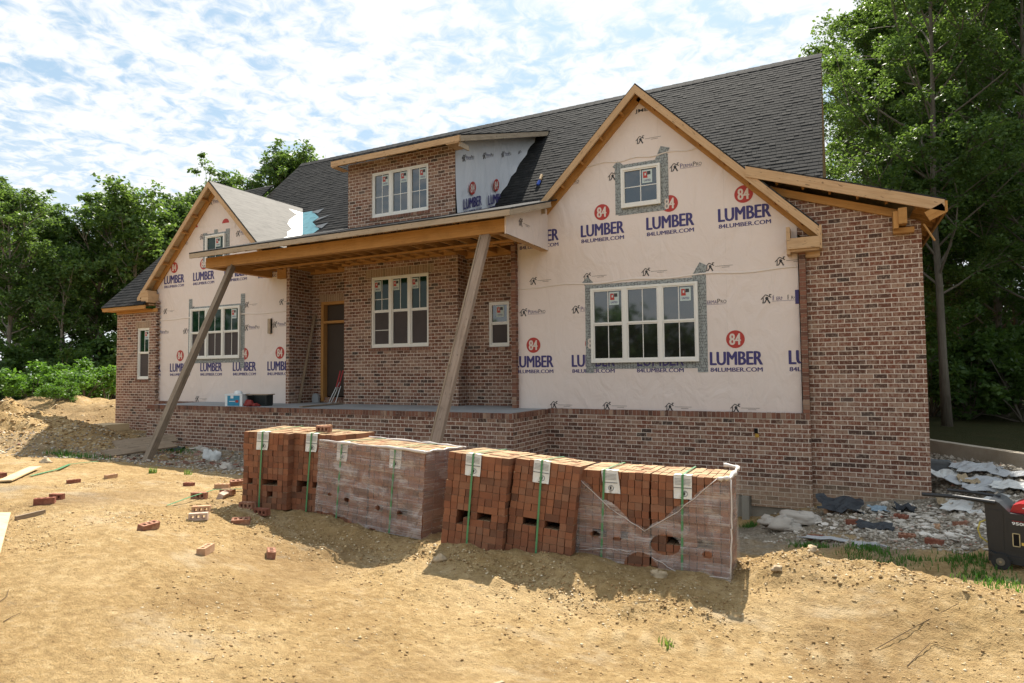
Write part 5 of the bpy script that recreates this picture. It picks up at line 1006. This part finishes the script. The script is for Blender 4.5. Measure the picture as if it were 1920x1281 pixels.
pebbles('soil_clods', 'lumpy clods along the pushed-up soil before the packs and on the right berm', 9000, rgB, .004, .022, PT, 2)
def rgC(rs, n): k = rs.rand(n) < .5; x = np.where(k, rs.uniform(-18.2, -5.5, n), rs.normal(.9, .75, n)); y = np.where(k, rs.uniform(-5.2, -1.7, n), rs.uniform(-2.9, .0, n)+np.clip(x-1.3, 0, 2)*1.6); return x, y
pebbles('rubble_gravel', 'crushed stone, mortar crumbs and brick chips along the house base', 26000, rgC, .005, .045, PG, 3)
def rgD(rs, n): return rs.uniform(1.35, 3.4, n), rs.uniform(-1.6, 3.2, n)
pebbles('pale_gravel', 'pale stones below the low concrete wall on the right', 6000, rgD, .008, .08, PG, 5)
def rgE(rs, n): return rs.normal(-19, 3.2, n), rs.normal(-2.8, 1.6, n)
pebbles('heap_clods', 'clods on the spoil heap at the left', 9000, rgE, .008, .07, PT, 6)
# ---- porch items
PZ = -.772
t_ = thing('cooler_box', 'white cooler with blue front panel on the porch floor', 'cooler', (-13.25, -1.28, PZ), R(14)); WPL = plain('white_plastic', (.74, .78, .80), .4, .4, var=.05, bmp=0)
mb = MB(); mb.box(-.24, .24, -.14, .14, 0, .26); mb.box(-.25, .25, -.15, .15, .262, .30); mb.build('body', WPL, t_); mb = MB(); mb.box(-.17, .17, -.147, -.141, .01, .255, 0); mb.box(.06, .14, -.150, -.147, .09, .15, 1); mb.box(-.08, .0, -.150, -.147, .19, .26, 2); mb.box(-.12, .04, -.1495, -.147, .11, .125, 2); mb.build('front_panel', [plain('cooler_blue', (.03, .25, .42), .5), RED, WPL], t_)
mb = MB(); mb.tube([(-.25, -.0, .28), (-.30, 0, .22), (-.27, 0, .12)], .008, 0, 5); mb.build('handle', TW, t_)
t_ = thing('water_jug', 'translucent rounded jug lid standing on the cooler', 'jug', (-13.24, -1.26, PZ+.30)); mb = MB()
mb.grid([[(r*math.cos(a), r*.8*math.sin(a), z) for a in [i*math.pi/8 for i in range(17)]] for r, z in ((.10, 0), (.11, .02), (.10, .05), (.06, .075), (.0, .08))], 0); mb.build('lid', WPL, t_, True)
t_ = thing('mortar_tub', 'shallow dark tub tipped toward the camera on the porch beside the cooler', 'tub', (-12.72, -1.05, PZ), R(10)); mb = MB(); mb.box(-.28, .28, .10, .13, .02, .27); mb.box(-.28, -.25, -.12, .10, .0, .26); mb.box(.25, .28, -.12, .10, .0, .26); mb.box(-.28, .28, -.12, .10, 0, .02); mb.build('tub', plain('black_tub', (.03, .035, .035), .5), t_)
mb = MB(); mb.beam((-.30, -.12, .28), (.32, -.12, .28), .07, .022, 0); mb.beam((.32, .13, .28), (.32, -.14, .28), .04, .022, 0); mb.build('rim', GREYW, t_)
blob('tool_bag', 'red and black tool bag spilling from the dark tub on the porch', 'bag', (-12.70, -1.35, PZ+.05), [(0, 0, 0, .12, .7), (-.14, .05, .02, .09, .9), (.16, .02, -.02, .09, .5)], plain('red_bag', (.26, .035, .03), .7, var=.6, sc=5), seed=4)
plank('leaning_board', 'pale narrow board leaning in the left inner corner of the porch', (-12.78, .28, PZ), (-12.72, .78, 1.62), .09, .03, GREYW, 'board')
plank('floor_board', 'dark thin board lying on the porch floor near the edge', (-11.05, -1.35, PZ+.02), (-11.25, .25, PZ+.02), .09, .03, DARKW, 'board')
t_ = thing('crutch_stand', 'red folding stand with silver legs leaning beside the porch door', 'stand', (-11.75, .42, PZ), R(0)); SIL = plain('silver_tube', (.55, .55, .54), .3, .5, .6, var=.1)
RP = plain('red_plastic', (.36, .02, .03), .4, .4, var=.2)
for a, b_ in (((-.12, 0, .02), (.04, .12, .45)), ((-.06, .02, .02), (.11, .13, .45)), ((.13, -.02, .02), (.20, .10, .45)), ((.06, .08, .36), (.19, .06, .55))):
    mb = MB(); mb.tube([a, b_], .012, 0, 8); mb.build('leg', SIL, t_)
for a, b_ in (((.03, .12, .42), (.12, .17, .85)), ((.10, .13, .42), (.21, .18, .86))): mb = MB(); mb.beam(a, b_, .035, .03, 0); mb.build('rail', RP, t_)
for a in ((-.09, .01, 0), (.13, -.02, 0)): mb = MB(); mb.tube([a, (a[0], a[1], .03)], [.06, .03], 0, 10); mb.build('foot', SIL, t_)
t_ = bpy.data.objects.new('x', None); mb = MB(); pr2 = [(-.11, 0, 0), (.11, 0, 0)]+[(.11*math.cos(a), 0, .14+.11*math.sin(a)) for a in [i*math.pi/10 for i in range(11)]]; mb.prism(pr2, (0, .06, 0)); o = mb.build('round_top_paver', CONC); o.location = (-12.58, .66, PZ); tag(o, 'grey round-topped slab standing at the back of the porch', 'slab'); bpy.data.objects.remove(t_)
# ---- generator
BLK = plain('black_plastic', (.022, .024, .028), .45, .4, var=.3, sc=9); REDP = plain('generator_red', (.36, .012, .02), .3, .5, var=.15)
t_ = thing('generator', 'black portable generator with red top and small wheels at the right edge', 'generator', (1.36, -3.62, g1(1.5, -3.7)+.0), R(-19))
prof = [(.02, .16), (.0, .68), (.05, .73), (.13, .70), (.22, .60), (.85, .60), (.85, .10), (.22, .10), (.16, .16)]
mb = MB(); mb.prism([(a, 0, z) for a, z in prof], (0, .5, 0)); mb.build('body', BLK, t_)
mb = MB(); mb.prism([(.21, .06, .603), (.24, .06, .68), (.30, .06, .705), (.80, .06, .705), (.85, .06, .66), (.85, .06, .603)], (0, .38, 0)); mb.build('fuel_tank', REDP, t_)
mb = MB(); mb.box(.02, .88, -.012, .0, .07, .15); mb.beam((.03, -.01, .17), (.22, -.01, .09), .03, .06, 0, (0, 1, 0)); mb.box(.20, .82, -.008, -.001, .22, .53); mb.box(.03, .16, -.006, 0, .2, .62); mb.build('frame', BLK, t_)
for yy in (-.05, .46):
    mb = MB(); mb.tube([(.13, yy, .085), (.13, yy+.07, .085)], .085, 0, 20); wl = mb.build('wheel', plain('tyre', (.03, .03, .03), .8), t_, False); mb = MB(); mb.tube([(.13, yy-.006, .085), (.13, yy+.02, .085)], .04, 0, 14); mb.tube([(.13, yy-.012, .085), (.13, yy, .085)], .014, 1, 8); mb.build('rim', [plain('wheel_rim', (.16, .14, .11), .6), KRAFT], wl)
mb = MB(); mb.tube([(.10, -.01, .70), (-.25, -.01, .715), (-.58, -.01, .70)], .022, 0, 8); mb.tube([(.10, .30, .72), (-.2, .30, .735), (-.40, .30, .73)], .018, 0, 8); mb.build('handle', BLK, t_)
mb = MB(); put(mb, '9500', .02, (.235, -.010, .485), UX, UZ, .125, .032, 0); mb.box(.235, .46, -.011, -.009, .525, .529, 1); put(mb, 'GENERATOR', .01, (.36, -.010, .49), UX, UZ, .12, .013, 0); mb.box(.35, .42, -.011, -.009, .27, .33, 0); mb.box(.31, .335, -.011, -.009, .28, .31, 2); mb.box(.32, .60, .058, .059, .655, .663, 0); mb.build('decal', [WPL, REDP, plain('yellow', (.6, .42, .1))], t_)
mb = MB()
for a, b_, c_, d in ((.235, .30, .26, .268), (.235, .30, .392, .40), (.235, .243, .26, .40), (.292, .30, .26, .40)): mb.box(a, b_, -.016, -.009, c_, d, 0)
mb.box(.243, .292, -.011, -.009, .268, .392, 1); mb.build('outlet', [plain('outlet_rim', (.50, .42, .25), .5), DARKIN], t_)
mb = MB(); mb.tube([(.02, .05, .50), (-.05, .03, .46), (-.07, .02, .38), (-.05, .03, .30), (.01, .05, .25)], .009, 0, 6); mb.build('cable', plain('yellow_cable', (.50, .42, .10)), t_)
# ---- low concrete wall
mb = MB(); A, B = Vector((.9, 4.35, 0)), Vector((4.6, -1.9, 0)); d_ = (B-A).normalized(); n_2 = Vector((-d_.y, d_.x, 0))*-.1; mb.prism([A-n_2+Vector((0, 0, -2.6)), A+n_2+Vector((0, 0, -2.6)), B+n_2+Vector((0, 0, -2.6)), B-n_2+Vector((0, 0, -2.6))], (0, 0, 1.17)); o = mb.build('retaining_wall', CURB); tag(o, 'low pale concrete wall running right of the house', 'wall')
# ================================================================== TREES
BARK = wood_mat('bark', (.16, .135, .105), (.22, .19, .155), (.08, .065, .05), .1); BARK2 = wood_mat('pale_bark', (.27, .235, .19), (.33, .29, .24), (.15, .12, .095), .1)
LEAF = leafy('tree_leaves', (.062, .122, .032), (.130, .205, .052), .42); LEAFD = leafy('dark_tree_leaves', (.045, .100, .024), (.100, .170, .036), .40); LEAFB = leafy('bush_leaves', (.055, .135, .018), (.12, .235, .038), .42)
def leaf_mesh(name, cen, rad, per, ln, m_, rs, droop=.3):
    n = len(cen); cen = np.repeat(np.array(cen), per, 0); rad = np.repeat(np.array(rad), per); k = len(cen)
    d = rs.normal(size=(k, 3)); d /= np.linalg.norm(d, axis=1)[:, None]; p = cen+d*(rad*rs.rand(k)**.45)[:, None]*np.array([1, 1, .72])
    f = rs.normal(size=(k, 3)); f[:, 2] = f[:, 2]*.5-droop; f /= np.linalg.norm(f, axis=1)[:, None]; u = rs.normal(size=(k, 3)); u[:, 2] += 1.2; s = np.cross(f, u); s /= np.linalg.norm(s, axis=1)[:, None]; nn = np.cross(s, f)
    l = ln*rs.uniform(.6, 1.25, k)[:, None]; w_ = l*.30
    V = np.stack([p, p+f*l*.45+s*w_+nn*l*.06, p+f*l, p+f*l*.45-s*w_+nn*l*.06], 1).reshape(-1, 3); me = bpy.data.meshes.new(name); me.vertices.add(len(V)); me.vertices.foreach_set('co', V.ravel()); me.loops.add(4*k); me.loops.foreach_set('vertex_index', np.arange(4*k)); me.polygons.add(k); me.polygons.foreach_set('loop_start', np.arange(k)*4); me.update(calc_edges=True); me.materials.append(m_); return me
def tree_proto(seed, H, spread, base, nl, per, ln, lm, bm, r0=.16, wob=.22, clump=(.45, .95)):
    rs = np.random.RandomState(seed); rnd = random.Random(seed); mb = MB(); n = 9; tr = []; x = y = 0
    for i in range(n): tr.append(Vector((x, y, H*.93*i/(n-1)))); x += rnd.uniform(-wob, wob)*H/14; y += rnd.uniform(-wob, wob)*H/14
    mb.tube(tr, [r0*(1-.85*(i/(n-1)))*(1.25 if i == 0 else 1) for i in range(n)], 0, 8); cen, rad = [], []
    def at(t): k = min(int(t*(n-1)), n-2); return tr[k].lerp(tr[k+1], t*(n-1)-k)
    for i in range(nl):
        t = base+(1-base)*(i+.5)/nl; az = i*2.4+rnd.uniform(-.4, .4); pr = math.sin(math.pi*min(1, (t-base)/(1-base)*.80+.18))**.7; ln_ = spread*pr*rnd.uniform(.65, 1.15)+.3; el = R(rnd.uniform(15, 50)+20*t); P0 = at(min(t, .99)); pts = [P0]; d = Vector((math.cos(az)*math.cos(el), math.sin(az)*math.cos(el), math.sin(el)))
        for k in range(4): pts.append(pts[-1]+d*ln_/4); d = (d+Vector((rnd.uniform(-.3, .3), rnd.uniform(-.3, .3), rnd.uniform(-.15, .25)))).normalized()
        mb.tube(pts, [r0*.38*(1-t*.5)*(1-.2*k) for k in range(5)], 0, 5, False); ends = [(pts[4], 1), (pts[3], .9), (pts[2], .7)] if ln_ > 1.4 else [(pts[4], .8)]
        for k in (2, 3):
            for _ in range(2):
                dd = (d+Vector((rnd.uniform(-1, 1), rnd.uniform(-1, 1), rnd.uniform(-.5, .7)))).normalized(); e = pts[k]+dd*ln_*rnd.uniform(.3, .55); mb.tube([pts[k], pts[k].lerp(e, .5)+Vector((0, 0, .05)), e], [r0*.14, r0*.09, r0*.03], 0, 4, False); ends.append((e, .85))
        for e, k in ends:
            if rnd.random() < .12: continue
            cen.append(tuple(e)); rad.append(rnd.uniform(*clump)*k)
            if rnd.random() < .6: cen.append(tuple(e+Vector((rnd.gauss(0, .5), rnd.gauss(0, .5), rnd.gauss(0, .4))))); rad.append(rnd.uniform(*clump)*.6)
    cen.append(tuple(tr[-1])); rad.append(.7)
    root = thing('tree', 'x', 'tree'); tk = mb.build('trunk', bm, root, True); cr = bpy.data.objects.new('crown', leaf_mesh('crown', cen, rad, per, ln, lm, rs)); C.objects.link(cr); cr.parent = root; return root
PR = {}
PR['a'] = tree_proto(1, 13, 3.7, .28, 34, 62, .20, LEAF, BARK2, clump=(.30, .75)); PR['b'] = tree_proto(2, 14, 3.1, .20, 36, 60, .21, LEAFD, BARK, clump=(.32, .8)); PR['c'] = tree_proto(3, 12, 4.1, .32, 34, 62, .20, LEAF, BARK, clump=(.30, .75)); PR['g'] = tree_proto(9, 13, 3.6, .42, 28, 75, .19, LEAF, BARK2, .13, clump=(.3, .65))
PR['d'] = tree_proto(4, 19, 4.2, .22, 48, 150, .12, LEAF, BARK, .125, .07, clump=(.30, .72)); PR['e'] = tree_proto(5, 18, 4.0, .14, 48, 145, .12, LEAFD, BARK, .13, clump=(.32, .78)); PR['f'] = tree_proto(6, 11, 2.6, .45, 18, 38, .24, LEAF, BARK2, .12)
used = {}
def place(k, x, y, rz, s, label, group, name=None, z=None, tilt=(0, 0), sz=None):
    if k in used: o = copy_tree(PR[k])
    else: o = PR[k]; used[k] = 1
    o.location = (x, y, (g1(x, y) if z is None else z)-.05); o.rotation_euler = (R(tilt[0]), R(tilt[1]), R(rz)); o.scale = (s, s, sz or s); tag(o, label, 'tree', group); return o
GL = 'trees of the wood left of the house'; GR = 'trees of the wood right of the house'
def wp(px, dep): d = fw+rt*((px-960)/FPX)+up*((640.5-700)/FPX); P = Vector((0, -12.2, 0))+d*dep; return P.x, P.y
left = [('a', 15, 33, 10, .86, 'pale-trunked tree at the far left edge of the picture'), ('c', 70, 39, 80, .95, 'broad tree second from the left edge'), ('b', 122, 36, 200, .76, 'dark tree above the bush, third from the left'), ('f', 112, 33, 20, .74, 'slender small tree in the dip of the left tree line'), ('a', 182, 37, 140, .92, 'tree whose trunk slants behind the bushes'), ('c', 232, 40, 300, .98, 'loose-crowned tree with bare twigs showing at its top'), ('f', 262, 36, 120, 1.1, 'thin twiggy tree standing before the loose-crowned tree'), ('b', 300, 37, 60, .80, 'dark tree directly left of the left gable'), ('a', 345, 40, 250, .98, 'tree rising just behind the left gable peak'), ('c', 420, 44, 15, 1.22, 'tree showing above the grey plywood roof'), ('g', 530, 45, 200, 1.30, 'tall tree standing clear above the main roof ridge'), ('g', 575, 47, 100, 1.28, 'right-hand half crown beside the tall tree over the ridge'), ('b', 40, 47, 0, .92, 'background tree behind the far left trees'), ('b', 170, 49, 120, .86, 'background tree between the third and fourth left trees'), ('c', 270, 50, 210, 1.0, 'background tree behind the loose-crowned tree'), ('b', 350, 52, 33, .98, 'background tree behind the gable-side trees'), ('b', 460, 50, 300, 1.05, 'low background tree behind the roof ridge'), ('a', -60, 36, 45, 1.0, 'tree just outside the left edge whose branches reach in')]
for k, px, dp, rz, s, lb in left: x, y = wp(px, dp); place(k, x, y, rz, s, lb, GL)
right = [('d', 1772, 19, 0, .98, 'tall grey-trunked tree rising beside the right wing'), ('e', 1705, 26, 90, 1.0, 'large dark tree behind the right roof end'), ('d', 1672, 24, 200, .86, 'spreading tree against the sky at the right roof end'), ('e', 1880, 22, 30, .98, 'dark tree at the right edge of the picture'), ('d', 1935, 19, 120, .92, 'leafy tree cut by the right picture edge'), ('e', 1730, 30, 300, .95, 'background tree behind the tall grey-trunked tree'), ('e', 1830, 32, 180, .86, 'background tree in the gap between the two rightmost trees'), ('d', 1625, 33, 60, .80, 'background tree peeping at the roof end'), ('e', 1990, 27, 220, 1.0, 'tree outside the right edge whose crown reaches in'), ('e', 1780, 25, 150, 1.02, 'dense tree directly behind the tall grey-trunked tree'), ('d', 1850, 26, 260, 1.0, 'tall tree filling the wood between trunk and right edge'), ('b', 1700, 21, 10, .62, 'low understory tree behind the right wing eave'), ('b', 1810, 23, 130, .66, 'low understory tree right of the grey trunk'), ('b', 1905, 25, 250, .7, 'low understory tree at the right picture edge')]
for k, px, dp, rz, s, lb in right: x, y = wp(px, dp); place(k, x, y, rz, s, lb, GR)
# bushes
def bush_proto(seed, r, h_, lm, per=90, ln=.17, n=34):
    rs = np.random.RandomState(seed); rnd = random.Random(seed); mb = MB(); cen, rad = [], []
    for i in range(n):
        a = rnd.uniform(0, 6.28); q = rnd.random()**.6; z = h_*rnd.uniform(.15, 1)*(1-.45*q*q); e = Vector((math.cos(a)*r*q, math.sin(a)*r*q, z)); cen.append(tuple(e)); rad.append(rnd.uniform(.25, .5)); 
        if i % 2 == 0: mb.tube([(0, 0, 0), e*.5+Vector((0, 0, .1)), e], [.03, .02, .008], 0, 4, False)
    root = thing('bush', 'x', 'bush'); mb.build('stem', BARK, root, True); cr = bpy.data.objects.new('foliage', leaf_mesh('foliage', cen, rad, per, ln, lm, rs, .1)); C.objects.link(cr); cr.parent = root; return root
B1 = bush_proto(1, 1.5, 2.1, LEAFB); B2 = bush_proto(2, 1.7, 3.4, LEAFD, 80, .22, 40); first = {}
def bush(pr, key, x, y, s, rz, label, group, z=None):
    o = copy_tree(pr) if key in first else pr; first[key] = 1; o.location = (x, y, (g1(x, y) if z is None else z)-.05); o.rotation_euler = (0, 0, R(rz)); o.scale = (s,)*3; tag(o, label, 'bush', group)
GB = 'bright bushes beside the left wing'
for px, dp, s, rz, lb in ((60, 25, .84, 0, 'bright bush behind the spoil heap, nearest the left edge'), (110, 26, .86, 70, 'bright bush second from the left behind the heap'), (160, 24.5, .80, 140, 'yellow-green bush in the middle of the bright row'), (200, 26, .88, 220, 'bright bush touching the left wing wall'), (108, 22.5, .42, 30, 'small low bush in front of the bright row'), (5, 30, .75, 120, 'pale bush at the far left edge')):
    x, y = wp(px, dp); bush(B1, 1, x, y, s, rz, lb, GB)
GU = 'dark undergrowth bushes below the trees'; und = ['left', 'right']
lbl = ['under the pale-trunked tree at far left', 'left of the slanting trunk', 'behind the bright bush row', 'right of the slanting trunk', 'next to the left wing roof', 'beneath the dark tree by the left gable', 'behind the left wing', 'behind the tall grey trunk', 'left of the tall grey trunk', 'right of the tall grey trunk', 'above the low concrete wall', 'at the right edge over the wall', 'deep in the gap at the right', 'directly behind the wing eave', 'behind the concrete wall end', 'far right behind all others']
for i, (px, dp, s) in enumerate(((20, 32, 1.0), (75, 33, 1.1), (120, 31, .9), (165, 33, 1.1), (215, 33, 1.2), (260, 35, 1.2), (310, 36, 1.2), (1780, 27, 1.15), (1745, 22, .95), (1815, 21, .9), (1865, 22, 1.0), (1915, 20, .95), (1840, 28, 1.3), (1760, 32, 1.5), (1890, 30, 1.4), (1950, 24, 1.1))):
    x, y = wp(px, dp); bush(B2, 2, x, y, s, i*47, 'dark bush '+lbl[i], GU)
# sapling sprouts over the concrete wall
# far wood that closes the horizon on every side: one mass
rs = np.random.RandomState(77); cen, rad = [], []
for i in range(1500):
    a = rs.uniform(0, 2*math.pi); rr = rs.uniform(62, 74); hgt = (7 if math.sin(a) < 0 else 11)+2*math.sin(a*9)+1.2*math.sin(a*23+1)
    cen.append((rr*math.cos(a)-5, rr*math.sin(a), -1.5+rs.rand()*hgt)); rad.append(rs.uniform(1.6, 3.0))
o = bpy.data.objects.new('far_woods', leaf_mesh('far_woods', cen, rad, 34, 1.3, LEAFD, rs)); C.objects.link(o); tag(o, 'distant wood closing the horizon all round', 'wood', None, 'stuff')
